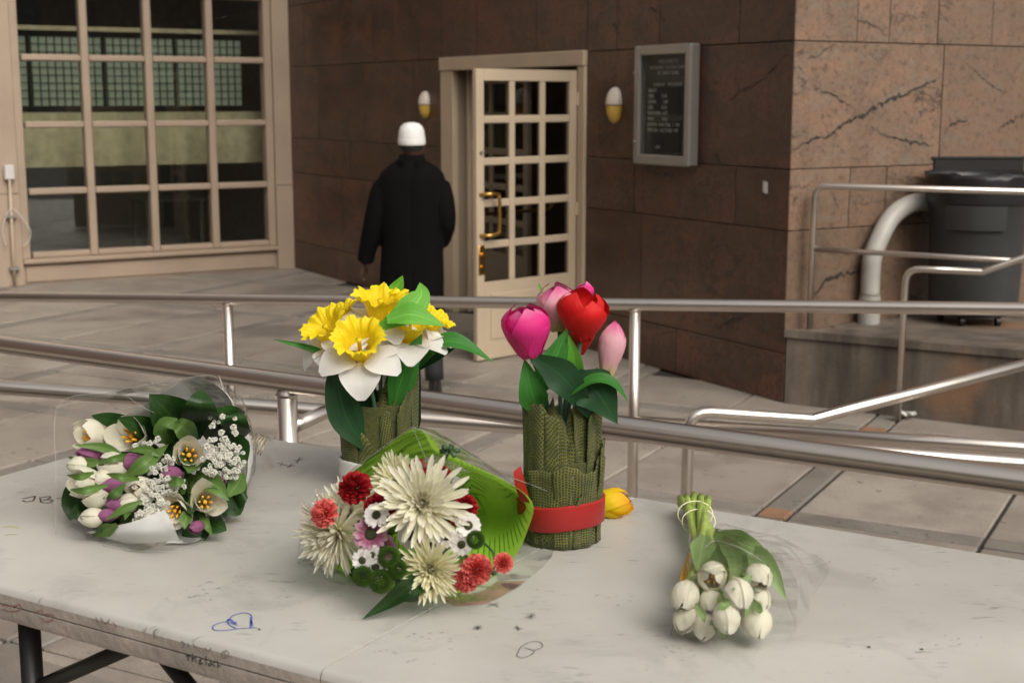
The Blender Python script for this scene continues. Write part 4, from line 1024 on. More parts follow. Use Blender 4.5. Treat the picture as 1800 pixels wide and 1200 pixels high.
def cone(T, rim, mat, name, parent, bulge=.03, nu=8, nv=5, crk=.005, seed=0, t0=.04, axis=None, cs=10.0):
    """wrap: from tie point T out to rim points"""
    ctr = V((0, 0, 0))
    for r in rim: ctr += r
    ctr /= len(rim); rows = []
    for t in (t0, .3, .6, .85, 1.0):
        row = []
        for r in rim:
            p = lerp(T, r, t); q = lerp(T, ctr, t); out_ = (p - q); out_ = out_.normalized() if out_.length > 1e-6 else V((0, 0, 1))
            pp_ = p + out_ * (bulge * math.sin(math.pi * t)); pp_.z = max(pp_.z, ZT + .0015); row.append(pp_)
        rows.append(row)
    o = sheet(rows, max(1, nu // 4), nv, mat, name, parent, crk, cs, seed)
    lowz = ZT + .0012 - wloc(parent).z
    for v_ in o.data.vertices:
        if v_.co.z < lowz: v_.co.z = lowz
    return o

# ================================================================== BOUQUET OF WHITE AND PURPLE TULIPS (left)
def lowclamp(h): return max(h, .004)
bq1 = thing('tulip_bouquet', V((B(300, 900, 0).x, B(300, 900, 0).y, ZT)), 'white and purple tulips with baby\'s breath wrapped in white tissue and cellophane', 'bouquet')
def h1(y): return .016 + .155 * (948 - y) / 258
for (x, y, sz, a, b_, op) in ((160, 764, 66, -1.3, .35, .5), (232, 766, 76, -.55, .22, .72), (332, 800, 70, .05, .12, .76), (360, 882, 66, .12, .0, .76), (308, 897, 62, -.25, -.25, .70),
                              (203, 820, 62, -1.5, .15, .16), (150, 848, 66, -1.3, -.2, .36), (246, 860, 56, -1.0, .0, .3), (172, 876, 50, -1.8, -.2, .04), (165, 908, 48, -1.8, -.2, .04), (268, 905, 44, -1.0, -.3, .08), (140, 818, 44, -1.6, 0, .06), (182, 842, 46, -1.7, 0, .05), (228, 884, 44, -1.5, -.2, .05)):
    p = B(x, y, h1(y)); s = sz * mpp(p); z = face(p, a, b_); tulip(bq1, p - z * s * .45, z, s, op, 'tw' if op < .3 else 'two', m_tul_white, Rr=.38, wd=.42 if op < .3 else .37, curl=.1 if op > .3 else 0)
for (x, y, sz, a, b_) in ((160, 798, 54, -2.0, .1), (226, 812, 54, -1.6, -.3), (199, 853, 52, -1.8, .0), (207, 885, 46, -1.8, -.1), (302, 833, 46, -1.2, .1), (345, 926, 38, -.7, -.3), (188, 905, 40, -1.8, 0), (390, 845, 30, .4, 0)):
    p = B(x, y, h1(y) + .001); s = sz * mpp(p) * .95; z = face(p, a, b_); tulip(bq1, p - z * s * .5, z, s, .02, 'tp', m_tul_purple, False, Rr=.31, wd=.36)
def lf(par, pts, wpx, mat, **k):
    P = [B(*q) for q in pts]; return blade(par, P, wpx * mpp(P[1]), mat, **k)
for pts, wpx in (([(335, 775, .09), (300, 730, .155), (262, 692, .19)], 84), ([(350, 765, .09), (352, 722, .165), (354, 682, .195)], 70), ([(388, 790, .07), (398, 742, .135), (402, 712, .155)], 92), ([(310, 775, .09), (255, 752, .135), (205, 733, .16)], 46),
                 ([(385, 800, .06), (415, 795, .09), (434, 815, .08)], 70), ([(375, 875, .03), (412, 850, .06), (430, 838, .06)], 84), ([(165, 850, .04), (134, 880, .035), (123, 915, .012)], 62), ([(300, 760, .09), (330, 735, .14), (300, 712, .17)], 80),
                 ([(385, 900, .02), (405, 880, .035), (424, 850, .05)], 60), ([(320, 940, .008), (345, 935, .012), (372, 915, .02)], 50), ([(420, 760, .1), (400, 735, .14), (380, 730, .15)], 60), ([(250, 760, .11), (200, 740, .14), (160, 730, .155)], 34)):
    lf(bq1, pts, wpx, m_leaf_dark, wave=.09, fold=.12)
rb1 = random.Random(12)
for k in range(46):     # dark foliage filling the heart of the bunch
    x, y = rb1.uniform(160, 365), rb1.uniform(765, 915); h = max(.006, h1(y) - .022); a = rb1.uniform(0, 6.28)
    lf(bq1, [(x, y, h), (x + 22 * math.cos(a), y + 22 * math.sin(a), h + .006), (x + 48 * math.cos(a), min(932, y + 44 * math.sin(a)), max(.006, h))], rb1.uniform(32, 54), m_leaf_dark if k % 4 else m_leaf)
for pts, wpx in (([(222, 836, .085), (258, 812, .105), (297, 780, .115)], 30), ([(343, 832, .075), (376, 850, .08), (403, 880, .06)], 38), ([(322, 868, .06), (320, 845, .07), (328, 825, .085)], 22), ([(242, 862, .06), (228, 888, .05), (219, 914, .035)], 24),
                 ([(206, 922, .035), (185, 932, .022), (158, 937, .010)], 26), ([(352, 900, .035), (362, 920, .03), (374, 942, .012)], 16), ([(336, 896, .045), (326, 912, .04), (325, 930, .028)], 24), ([(190, 812, .10), (150, 812, .10), (118, 802, .10)], 18),
                 ([(186, 895, .05), (160, 902, .035), (140, 912, .02)], 16), ([(255, 800, .10), (205, 805, .11), (170, 816, .10)], 14), ([(300, 780, .11), (292, 752, .14), (312, 735, .15)], 46), ([(345, 775, .11), (322, 752, .145), (305, 742, .15)], 40),
                 ([(218, 892, .05), (190, 893, .05), (172, 898, .04)], 16), ([(185, 842, .08), (168, 846, .08), (152, 856, .07)], 20), ([(262, 765, .11), (280, 755, .12), (296, 745, .125)], 18), ([(220, 850, .08), (200, 870, .07), (182, 884, .05)], 18), ([(400, 870, .06), (418, 850, .07), (428, 830, .075)], 34), ([(190, 852, .085), (150, 862, .085), (122, 860, .08)], 16), ([(215, 800, .11), (180, 786, .12), (130, 782, .125)], 18), ([(250, 880, .07), (215, 896, .06), (186, 914, .045)], 16), ([(280, 800, .11), (255, 790, .12), (225, 792, .125)], 18), ([(165, 830, .1), (140, 838, .1), (116, 834, .095)], 14), ([(245, 842, .09), (212, 838, .1), (186, 832, .1)], 16), ([(290, 842, .085), (312, 846, .09), (326, 842, .085)], 20)):
    lf(bq1, pts, wpx, m_leaf, fold=.3)
def gyp(par, pts, seed, n_, spread, rpx):
    r = random.Random(seed); b = MB(); c0 = B(*pts); s = mpp(c0)
    for k in range(n_):
        p = c0 + RIGHT * r.gauss(0, spread * s * .55) + UP * r.gauss(0, spread * s * .5) - FW * r.uniform(-.004, .012)
        rad = rpx * s * r.uniform(.65, 1.15); vs = []
        for i in range(26):
            y = 1 - 2 * (i + .5) / 26; q = math.sqrt(1 - y * y); a = i * 2.39996; d = V((q * math.cos(a), q * math.sin(a), y)); s_, t_ = basis(d)
            L = rad * r.uniform(.75, 1.2); w = rad * .42; o = p + d * rad * .35
            b.add([o + s_ * w * .3, p + d * L + s_ * w + t_ * w * .4, p + d * L * 1.05 - t_ * w, p + d * L - s_ * w + t_ * w * .4], [(0, 1, 2), (0, 2, 3)])
    return b.build('gypsophila_sprig', m_gyp, par)
for i, (x, y, n_, sp) in enumerate(((388, 738, 5, 16), (395, 765, 8, 18), (378, 790, 8, 18), (402, 790, 10, 20), (412, 812, 8, 16), (388, 815, 13, 20), (372, 828, 8, 16), (402, 830, 8, 14), (288, 818, 10, 18), (272, 848, 15, 18), (262, 872, 15, 18), (292, 862, 13, 18), (318, 850, 6, 12), (250, 905, 7, 12), (278, 885, 10, 16), (262, 780, 5, 12)  )):
    gyp(bq1, (x, y, h1(y) + .004), 40 + i, int(n_ * 1.5), sp * 1.1, 4.9)
T1 = B(436, 774, .055)
cone(T1, [B(*q) for q in ((215, 735, .155), (285, 690, .19), (345, 668, .20), (392, 690, .18), (418, 735, .13), (437, 790, .08), (430, 850, .04), (400, 905, .008), (345, 952, .002), (290, 958, .002))], m_tissue, 'tissue_wrap', bq1, bulge=.012, crk=.006, seed=3)
sheet([[B(*q) for q in ((152, 937, .010), (225, 918, .04), (286, 895, .065))], [B(*q) for q in ((190, 948, .006), (250, 935, .035), (302, 920, .055))], [B(*q) for q in ((225, 957, .002), (275, 952, .02), (314, 948, .035))]], 5, 6, m_tissue, 'tissue_flap', bq1, .004, 12, 2)
cone(T1, [B(*q) for q in ((98, 935, .006), (100, 840, .07), (104, 712, .17), (200, 688, .19), (340, 662, .215), (385, 668, .20), (420, 735, .13), (440, 792, .07), (432, 850, .03), (395, 915, .006), (330, 962, .002), (250, 968, .002), (180, 958, .002), (98, 935, .006))], m_film, 'cellophane', bq1, bulge=.02, crk=.010, seed=6, nv=6, cs=16)
cone(T1, [B(*q) for q in ((452, 760, .075), (480, 772, .06), (492, 800, .02), (478, 830, .004), (455, 838, .003), (442, 820, .01))], m_film, 'cellophane_tail', bq1, bulge=.004, crk=.008, seed=8)
b = MB(); ax_ = (B(480, 790, .04) - T1).normalized(); s_, t_ = basis(ax_)
b.tube([T1 + ax_ * (.004 + .0016 * k / 3) + (s_ * math.cos(k * .7) + t_ * math.sin(k * .7)) * (.013 + .003 * math.sin(k * 2.1)) for k in range(46)], .0013, 5)
b.tube(spline([T1, B(420, 735, .10), B(398, 690, .155), B(385, 657, .20)], 4), [.0022, .002, .002, .0018] * 3 + [.0006], 5) if False else None
b.build('raffia_tie', M('cream_raffia', (.62, .52, .38), .7, var=.2, scale=80), bq1, True)
blade(bq1, [B(425, 740, .1), B(400, 700, .15), B(384, 657, .195)], .006, m_paper, 'raffia_strand')

m_rim = film_mat('cellophane_edge', (.94, .94, .93), .16, .15)
def rim_line(par, pts, r=.0005, name='cellophane_edge'):
    b = MB(); b.tube(spline([B(*q) for q in pts], 6), r, 5); return b.build(name, m_rim, par, True)
rim_line(bq1, ((98, 937, .004), (99, 840, .07), (104, 712, .17), (200, 688, .19), (340, 662, .215), (385, 668, .20), (420, 735, .13), (440, 785, .07)))
rim_line(bq1, ((210, 686, .19), (260, 720, .17), (330, 745, .12), (420, 772, .07)), .0005); rim_line(bq1, ((435, 850, .03), (395, 915, .006), (330, 962, .002), (250, 968, .002), (180, 958, .002)), .0006)

# ================================================================== MIXED BOUQUET IN GREEN PAPER (centre)
bq2 = thing('mixed_bouquet', V((B(740, 960, 0).x, B(740, 960, 0).y, ZT)), 'chrysanthemums, daisies and red carnations wrapped in lime green paper and cellophane', 'bouquet')
def green_paper():
    def f(n, u, v, vec):
        tc = coords(n); vo = nd(n, 'TexVoronoi', Scale=11.0); n.links.new(tc, vo.inputs['Vector'])
        # radiating brush marks round scattered centres (printed dandelion pattern)
        df_ = nd(n, 'VectorMath', operation='SUBTRACT'); sc0 = nd(n, 'VectorMath', operation='SCALE'); sc0.inputs['Scale'].default_value = 1.0; n.links.new(tc, sc0.inputs[0])
        n.links.new(sc0.outputs[0], df_.inputs[0]); n.links.new(vo.outputs['Position'], df_.inputs[1])
        sp_ = nd(n, 'SeparateXYZ'); n.links.new(df_.outputs[0], sp_.inputs[0]); at_ = nd(n, 'Math', operation='ARCTAN2'); n.links.new(sp_.outputs[2], at_.inputs[0]); n.links.new(sp_.outputs[0], at_.inputs[1])
        sn = nd(n, 'Math', operation='MULTIPLY'); sn.inputs[1].default_value = 34.0; n.links.new(at_.outputs[0], sn.inputs[0]); s2 = nd(n, 'Math', operation='SINE'); n.links.new(sn.outputs[0], s2.inputs[0])
        rays = ramp(n, s2.outputs[0], [(0.45, 0.0), (0.85, 1.0)]); near = ramp(n, vo.outputs['Distance'], [(0.06, 0.0), (0.16, 1.0), (0.5, 1.0), (0.62, 0.0)])
        mu = nd(n, 'Math', operation='MULTIPLY'); n.links.new(rays, mu.inputs[0]); n.links.new(near, mu.inputs[1])
        return mixc(n, mu.outputs[0], (.42, .70, .08), (.13, .35, .03))
    return soft_mat('lime_printed_paper', f, .4, .45, .35)
m_green = green_paper()
T2 = B(800, 842, .03)
rim2 = [B(*q) for q in ((548, 985, .018), (575, 915, .06), (612, 838, .11), (668, 795, .155), (726, 752, .20), (760, 790, .17), (800, 812, .15), (868, 842, .115), (934, 882, .075), (928, 930, .04), (905, 975, .015), (868, 1012, .003), (810, 1042, .002), (745, 1042, .003), (690, 1035, .004), (632, 1018, .004), (590, 1000, .004))]
cone(T2, rim2, m_green, 'green_paper', bq2, bulge=.018, crk=.006, seed=11, nu=12, nv=5)
h2_ = lambda y: .020 + .155 * (1045 - y) / 235
mum_big = with_mats(strap_flower([(24, .88, 2, .10), (26, .84, 14, .09), (24, .78, 26, .08), (22, .66, 40, .07), (18, .48, 54, .06), (14, .3, 68, .05), (10, .18, 82, .03)], 'chrysanthemum', 3, w=.105, curl=.42, tube=.45), m_mum)
mum_mid = with_mats(strap_flower([(30, .86, 0, .10), (30, .82, 12, .09), (28, .76, 25, .09), (26, .66, 38, .08), (22, .54, 52, .07), (18, .42, 64, .05), (14, .3, 76, .03)], 'chrysanthemum', 4, w=.085, curl=.35, tube=.5), m_mum2)
mum_side = with_mats(strap_flower([(28, .9, -6, .08), (28, .88, 10, .08), (28, .86, 26, .08), (26, .8, 42, .07), (22, .74, 56, .06), (16, .66, 68, .04), (12, .6, 80, .02)], 'chrysanthemum', 5, w=.082, curl=.22, tube=.5), m_mum)
p = B(742, 884, .135); place('chrysanthemum', mum_big, bq2, p - face(p) * .02, face(p, .02, .12), 91 * mpp(p))
p = B(757, 1000, .062); place('chrysanthemum', mum_mid, bq2, p - face(p) * .012, face(p, -.0, -.18), 64 * mpp(p))
p = B(592, 935, .085); place('chrysanthemum', mum_side, bq2, p - face(p) * .01, face(p, -.85, -.35), 80 * mpp(p))
p = B(612, 900, .10); place('chrysanthemum', mum_side, bq2, p - face(p) * .03, face(p, -.55, .35), 66 * mpp(p))
p = B(700, 845, .14); place('chrysanthemum', mum_mid, bq2, p - face(p) * .035, face(p, -.4, .35), 56 * mpp(p))
daisy = strap_flower([(15, .72, 4, .26), (13, .68, 14, .24)], 'daisy', 8, w=.30, curl=.12, tube=.12, jit=.07); 
b = MB(); b.grid(lambda u, v: V((.34 * math.sin(u * 1.45) * math.cos(v * 6.2832), .34 * math.sin(u * 1.45) * math.sin(v * 6.2832), .08 + .13 * math.cos(u * 1.45) + .02 * math.sin(u * 20) * math.sin(v * 60))), 5, 16); eye = with_mats(b.mesh('daisy_eye', True), m_dkcenter)
with_mats(daisy, m_daisy); daisy_p = daisy.copy(); daisy_p.materials.clear(); daisy_p.materials.append(m_daisy_p)
def daisy_at(x, y, h, r, a, b_, me=None):
    p = B(x, y, h); o = place('daisy', me or daisy, bq2, p, face(p, a, b_), r * mpp(p)); e = bpy.data.objects.new('flower_eye', eye); col.objects.link(e); e.parent = o
for (x, y, r, a, b_) in ((823, 923, 24, .15, .05), (785, 942, 22, -.15, .0), (811, 956, 22, .1, -.25), (637, 984, 20, -.2, -.2), (660, 996, 22, .0, -.25), (662, 905, 24, -.3, .3), (760, 958, 20, 0, -.2), (655, 975, 18, -.3, 0)):
    daisy_at(x, y, h2_(y) + .004, r, a, b_)
daisy_at(652, 938, h2_(938) + .002, 32, -.1, .1, daisy_p); daisy_at(672, 962, h2_(962) - .004, 26, .2, -.2, daisy_p); daisy_at(745, 952, h2_(950) - .008, 24, .3, .2, daisy_p); daisy_at(722, 940, h2_(940) - .01, 26, .0, 0)
carn = [with_mats(carnation_mesh(k), m_carn_d) for k in (1, 2)]; carn_c = [with_mats(carnation_mesh(k), m_carn_c) for k in (3, 4)]
for (x, y, r, a, b_, k, hh) in ((625, 858, 30, -.35, .35, 0, .0), (667, 895, 28, -.1, .1, 1, .0), (816, 892, 24, .2, .2, 0, -.01), (735, 822, 16, 0, .5, 1, -.01), (775, 835, 18, .2, .5, 0, -.01), (655, 950, 22, 0, 0, 1, -.015), (806, 905, 20, .1, .1, 1, -.01)):
    p = B(x, y, h2_(y) + hh); place('carnation', carn[k], bq2, p - face(p) * .012, face(p, a, b_), r * mpp(p) * 1.05)
for (x, y, r, a, b_, k, hh) in ((572, 902, 26, -.6, .2, 0, .01), (838, 1000, 27, .15, -.05, 0, .015), (818, 1014, 26, -.1, -.3, 1, .012), (884, 989, 18, .25, .1, 1, .022)):
    p = B(x, y, h2_(y) + hh); place('carnation', carn_c[k], bq2, p - face(p) * .012, face(p, a, b_), r * mpp(p) * 1.05)
btn = with_mats(button_mesh(2), m_green_btn)
for (x, y, r) in ((683, 979, 19), (670, 1021, 21), (638, 1012, 18), (836, 948, 16), (700, 1000, 16)):
    p = B(x, y, h2_(y) + .014); place('green_button_flower', btn, bq2, p, face(p, 0, 0), r * mpp(p))
for k in range(16):
    x, y = rb1.uniform(600, 840), rb1.uniform(850, 1020); h = max(.008, h2_(y) - .04); a = rb1.uniform(0, 6.28)
    lf(bq2, [(x, y, h), (x + 20 * math.cos(a), y + 20 * math.sin(a), h + .004), (x + 42 * math.cos(a), min(1030, y + 40 * math.sin(a)), max(.006, h))], rb1.uniform(26, 44), m_leaf_dark)
lf(bq2, [(780, 985, .035), (760, 1012, .045), (722, 1030, .045), (682, 1058, .022), (636, 1088, .003)], 40, m_leaf_dark, fold=.5)
lf(bq2, [(695, 1010, .04), (720, 1040, .035), (750, 1052, .012)], 44, m_leaf_dark, fold=-.5)
lf(bq2, [(800, 965, .05), (820, 985, .05), (836, 978, .05)], 20, m_leaf)
b = MB(); b.tube(spline([B(840, 945, .06), B(865, 968, .055), B(870, 992, .05), B(872, 1000, .05)], 4), .0016, 6); b.tube([B(872, 998, .052), B(866, 1006, .05)], .004, 8); b.build('bud_stem', m_stem_d, bq2, True)
b = MB(); b.tube(spline([B(770, 830, .12), B(785, 800, .155), B(790, 786, .17)], 4), .0018, 6)
for k in range(6): b.tube([B(790, 790, .168), B(790 + 15 * math.cos(k), 792 + 9 * math.sin(k), .17 + .006 * math.sin(2 * k))], [.002, .0036], 6)
b.build('seed_head', m_stem_d, bq2, True)
# translucent tails of the wrap on the table, and the cellophane round the bunch
cone(T2, [B(*q) for q in ((525, 990, .006), (548, 915, .07), (600, 842, .125), (668, 790, .175), (726, 750, .215), (790, 778, .19), (880, 830, .13), (960, 862, .085), (1005, 890, .05), (975, 960, .01), (900, 1040, .001), (830, 1062, .001), (735, 1060, .002), (650, 1040, .002), (580, 1018, .002), (525, 990, .006))], m_film, 'cellophane', bq2, bulge=.022, crk=.008, seed=21, nv=5, cs=14)
sheet([[B(*q) for q in ((770, 1048, .0015), (840, 1040, .0016), (875, 1020, .0018))], [B(*q) for q in ((800, 1064, .0012), (860, 1058, .0012), (925, 1020, .0012))]], 4, 5, m_film_stain, 'printed_film', bq2, .0003)
sheet([[B(*q) for q in ((735, 815, .16), (760, 800, .17), (800, 815, .155))], [B(*q) for q in ((745, 822, .16), (790, 825, .15), (830, 832, .14))]], 4, 5, m_film_stain, 'printed_film', bq2, .001)

rim_line(bq2, ((726, 750, .215), (790, 778, .19), (880, 830, .13), (960, 862, .085), (1005, 890, .05), (985, 950, .012))); rim_line(bq2, ((525, 990, .006), (548, 915, .07), (600, 842, .125), (668, 790, .175), (726, 750, .215)), .0006); rim_line(bq2, ((726, 752, .212), (742, 790, .18), (752, 815, .16)), .0006)
# ================================================================== BUNCH OF WHITE TULIPS (right)
m_film2 = film_mat('thin_clear_cellophane', (.996, .996, .994), .006, .1, .45)
m_leaf_pale = soft_mat('pale_tulip_leaf', leaf_cols((.20, .32, .10), (.30, .42, .17)), .42, .3)
bq3 = thing('white_tulip_bunch', V((B(1260, 1020, 0).x, B(1260, 1020, 0).y, ZT)), 'bunch of closed white tulips lying stems up in clear cellophane', 'bouquet')
heads = ((1253, 1010, .070, 56, .0, .25, .22), (1332, 1012, .062, 54, .15, .1, .14), (1205, 1043, .052, 56, -.2, -.1, .02), (1296, 1040, .068, 58, .1, -.2, .03), (1249, 1052, .046, 46, -.1, -.3, .04), (1207, 1082, .028, 50, -.3, -.5, .04), (1276, 1080, .046, 54, .05, -.45, .03), (1330, 1086, .032, 60, .1, -.4, .0), (1240, 1096, .022, 46, -.2, -.6, .03), (1334, 1048, .04, 46, .1, -.6, .02))
bind = B(1234, 925, .032)
b = MB()
for i, (x, y, h, sz, a, b_, op) in enumerate(heads):
    p = B(x, y, h); s = sz * mpp(p); z = face(p, a * 1.5, b_ - .62); tulip(bq3, p - z * s * .48, z, s * 1.2, op * .8, 'tw3', m_tul_white, op > .1, Rr=.365, wd=.47, jitter=.012)
    k = V((rf.uniform(-.014, .014), rf.uniform(-.008, .008), rf.uniform(-.012, .014))); top = B(1195 + (i % 5) * 12.5, 884 - (i // 5) * 9 + (2 - abs(i % 5 - 2)) * -3, .018 + .018 * (i // 5))
    stx = MB(); stx.tube(spline([top, bind + k, lerp(bind + k, p, .5) - Z3 * .012, p - z * s * .40], 5), .0052, 8); stx.build('stem', m_stem, bq3, True)
for pts, wpx in (([(1262, 940, .05), (1290, 975, .07), (1290, 1040, .078)], 34), ([(1300, 960, .05), (1345, 990, .05), (1382, 1054, .012)], 42), ([(1240, 940, .05), (1232, 970, .055), (1226, 1005, .055)], 44), ([(1255, 935, .055), (1310, 958, .06), (1352, 975, .05)], 46), ([(1320, 1010, .07), (1308, 1030, .068), (1330, 1036, .07)], 22), ([(1315, 1040, .05), (1316, 1065, .05), (1310, 1086, .045)], 14), ([(1262, 1085, .03), (1255, 1100, .025), (1248, 1112, .008)], 18), ([(1272, 1090, .03), (1272, 1108, .02), (1270, 1124, .004)], 20),
                 ([(1222, 1060, .05), (1235, 1080, .045), (1238, 1095, .035)], 14), ([(1225, 1010, .06), (1215, 1025, .06), (1212, 1040, .058)], 18), ([(1196, 1070, .03), (1188, 1092, .015), (1194, 1100, .006)], 14), ([(1268, 1050, .06), (1275, 1060, .062), (1262, 1072, .055)], 20), ([(1320, 1050, .05), (1334, 1070, .05), (1336, 1078, .045)], 16), ([(1250, 945, .04), (1262, 985, .05), (1265, 1015, .05)], 40), ([(1290, 965, .05), (1300, 990, .06), (1318, 1010, .06)], 40)):
    lf(bq3, pts, wpx, m_leaf_pale, fold=.3)
for k in range(12):
    x, y = rb1.uniform(1215, 1330), rb1.uniform(1010, 1085); h = .015; a = rb1.uniform(0, 6.28)
    lf(bq3, [(x, y, h), (x + 16 * math.cos(a), y + 14 * math.sin(a), h + .004), (x + 34 * math.cos(a), min(1098, y + 28 * math.sin(a)), .008)], 26, m_leaf_pale if k % 2 else m_leaf)
b = MB(); bax = (B(1236, 935, .03) - B(1220, 895, .03)).normalized(); s_, t_ = basis(bax)
for (cx, cy, R_) in ((1222, 903, .0245), (1228, 916, .023)):
    c = B(cx, cy, .028); b.tube([c + (s_ * math.cos(k * .2618) * R_ + t_ * math.sin(k * .2618) * R_ * .72) + bax * .004 * math.sin(k * .26 + cx) for k in range(25)], .0009, 5, cap=False)
b.build('rubber_band', M('cream_rubber_band', (.72, .70, .45), .5), bq3, True)
sheet([[B(*q) for q in ((1213, 938, .045), (1206, 990, .035), (1192, 1050, .02), (1180, 1115, .002))], [B(*q) for q in ((1228, 940, .06), (1232, 985, .075), (1225, 1040, .08), (1215, 1120, .01))], [B(*q) for q in ((1255, 930, .062), (1290, 968, .085), (1300, 1035, .092), (1290, 1130, .006))], [B(*q) for q in ((1268, 922, .05), (1350, 958, .065), (1370, 1030, .05), (1370, 1128, .002))], [B(*q) for q in ((1272, 921, .042), (1380, 952, .045), (1420, 1010, .015), (1395, 1115, .001))], [B(*q) for q in ((1275, 922, .03), (1400, 962, .02), (1460, 986, .002), (1440, 1030, .001))]], 4, 5, m_film2, 'cellophane', bq3, .006, 17, 31)
sheet([[B(*q) for q in ((1214, 940, .04), (1205, 1000, .01), (1182, 1112, .001))], [B(*q) for q in ((1240, 950, .012), (1260, 1040, .002), (1250, 1125, .001))], [B(*q) for q in ((1270, 930, .02), (1390, 1000, .003), (1400, 1110, .001))]], 5, 5, m_film2, 'cellophane', bq3, .0006, 17, 33)
rim_line(bq3, ((1274, 921, .042), (1340, 938, .045), (1400, 962, .022), (1460, 986, .002))); rim_line(bq3, ((1213, 938, .045), (1206, 990, .035), (1192, 1050, .02), (1180, 1115, .002)), .0006); rim_line(bq3, ((1460, 986, .002), (1420, 992, .008), (1370, 985, .03), (1330, 975, .06)), .0006); rim_line(bq3, ((1240, 960, .078), (1258, 950, .08), (1300, 962, .085), (1340, 985, .07)), .0008)
b = MB(); P = [B(1212, 972, .034), B(1203, 1012, .028), B(1197, 1040, .022)]; blade(bq3, P, 14 * mpp(P[1]), M('orange_sticker', (.80, .42, .02), .5, var=.05), 'price_sticker', tipk=.3, basew=.4, fold=.1)

# ================================================================== VASES WRAPPED IN GREEN BURLAP
def burlap():
    m, n, p, out = newmat('olive_burlap'); at = nd(n, 'Attribute', attribute_name='pc')
    wp = nd(n, 'TexNoise', Scale=40.0, Detail=2); n.links.new(at.outputs['Vector'], wp.inputs['Vector']); ws = nd(n, 'VectorMath', operation='SCALE'); ws.inputs['Scale'].default_value = .0035
    n.links.new(wp.outputs['Color'], ws.inputs[0]); ad = nd(n, 'VectorMath', operation='ADD'); n.links.new(at.outputs['Vector'], ad.inputs[0]); n.links.new(ws.outputs[0], ad.inputs[1])
    fs = []
    for d_ in ('X', 'Y'):
        wv = nd(n, 'TexWave', Scale=80.0, Distortion=1.2, Detail=2); wv.inputs['Detail Scale'].default_value = 2.0; wv.wave_type = 'BANDS'; wv.bands_direction = d_; n.links.new(ad.outputs[0], wv.inputs['Vector']); fs.append(ramp(n, wv.outputs['Fac'], [(0.5, 0.0), (0.85, 1.0)]))
    mx = nd(n, 'Math', operation='MAXIMUM'); n.links.new(fs[0], mx.inputs[0]); n.links.new(fs[1], mx.inputs[1])
    var = tex(n, at.outputs['Vector'], 55, 4)
    c = mixc(n, ramp(n, var, [(0.3, 0.0), (0.7, 1.0)]), (.070, .080, .012), (.165, .165, .030))
    c = mixc(n, mx.outputs[0], (.010, .012, .003), c); n.links.new(c, p.inputs['Base Color']); p.inputs['Roughness'].default_value = .85
    p.inputs['Sheen Weight'].default_value = .1; bump(n, p, mx.outputs[0], .8, .0015); return m
m_burlap = burlap()
m_ribbon = M('red_satin_ribbon', (.34, .013, .012), .45, var=.08, scale=20)
def flap(root, c, R, ac, aw, z0, z1, seed, lean=.0, fold=.0, skew=0.0, name='burlap_flap', mat=None, pleat=.0010, tilt=0.0, peak=0.0, chord=.25):
    """a length of cloth standing round the pot: centre angle, half width, heights"""
    def fn(u, v):
        a = ac + (v - .5) * 2 * aw; top = z1 + skew * (v - .5) * 2 - peak * abs(v - .5 - .3 * math.sin(seed)) + .010 * noise.noise(V((v * 4, seed, 0))); z = lerp(z0, top, u)
        r = (lerp(R, min(R + .005, R * math.cos(aw * .75) / math.cos((v - .5) * 2 * aw)), chord) if chord else R) + pleat * math.sin(v * 14 + seed) * (.4 + .6 * u) + .0035 * noise.noise(V((u * 3, v * 4, seed))) + lean * max(0, u - .35) ** 1.3
        if fold and u > .88: r += fold * (u - .88) / .12; z -= .02 * ((u - .88) / .12) ** 2
        return c + V((r * math.sin(a), -r * math.cos(a), z))
    ct, st_ = math.cos(tilt), math.sin(tilt); b = MB(); b.grid(fn, 12, 12, lambda u, v: (ct * (v - .5) * 2 * aw * R - st_ * u * (z1 - z0) + seed * .37, st_ * (v - .5) * 2 * aw * R + ct * u * (z1 - z0) + seed * .21, 0)); o = b.build(name, mat or m_burlap, root, True)
    so_ = o.modifiers.new('thickness', 'SOLIDIFY'); so_.thickness = .0016; return o
def pot(root, c, R, H, mat):
    b = MB(); b.loft([ring(c, R * .93, .001, 28), ring(c, R * .95, H * .5, 28), ring(c, R * .96, H, 28), ring(c, R * .88, H, 28), ring(c, R * .86, H * .8, 28)], cap=True); return b.build('pot', mat, root, angle=40)
m_potdark = m_burlap
def px_y(c):   # pixel -> point in the upright plane through a vase
    return lambda x, y, dy=0.0: aty(x, y, c.y + dy)

# ---- tulip vase
vb = B(986, 946, 0); k_ = mpp(vb); R2 = 66 * k_
v2 = thing('tulip_vase', vb, 'cloth tulips in a burlap wrapped vase tied with a red ribbon', 'vase')
pot(v2, vb, R2, 150 * k_, m_potdark)
zp = lambda y: (aty(986, y, vb.y).z - ZT)
for i, (ac, aw, ytop, r_, lean, skew, til, pk) in enumerate(((-1.25, .75, 712, .0, .006, .012, .9, .0), (-.62, .50, 688, .0005, .0, .008, .5, .05), (-.30, .55, 806, .0018, .010, -.006, .05, .02), (.28, .50, 796, .0030, .012, .004, .0, .03), (.82, .55, 802, .0016, .008, .014, .6, .06), (1.12, .42, 695, .0004, .004, .012, .7, .03), (1.5, .42, 772, .002, .010, -.008, 0, .02), (2.1, .7, 712, 0, 0, 0, .4, 0), (2.9, .7, 720, 0, 0, 0, 0, .04), (-2.1, .7, 730, 0, 0, 0, .5, 0))):
    flap(v2, vb, R2 + r_, ac, aw, .002, zp(ytop), i * 3.1 + 1, lean, .0, skew, tilt=til, peak=pk)
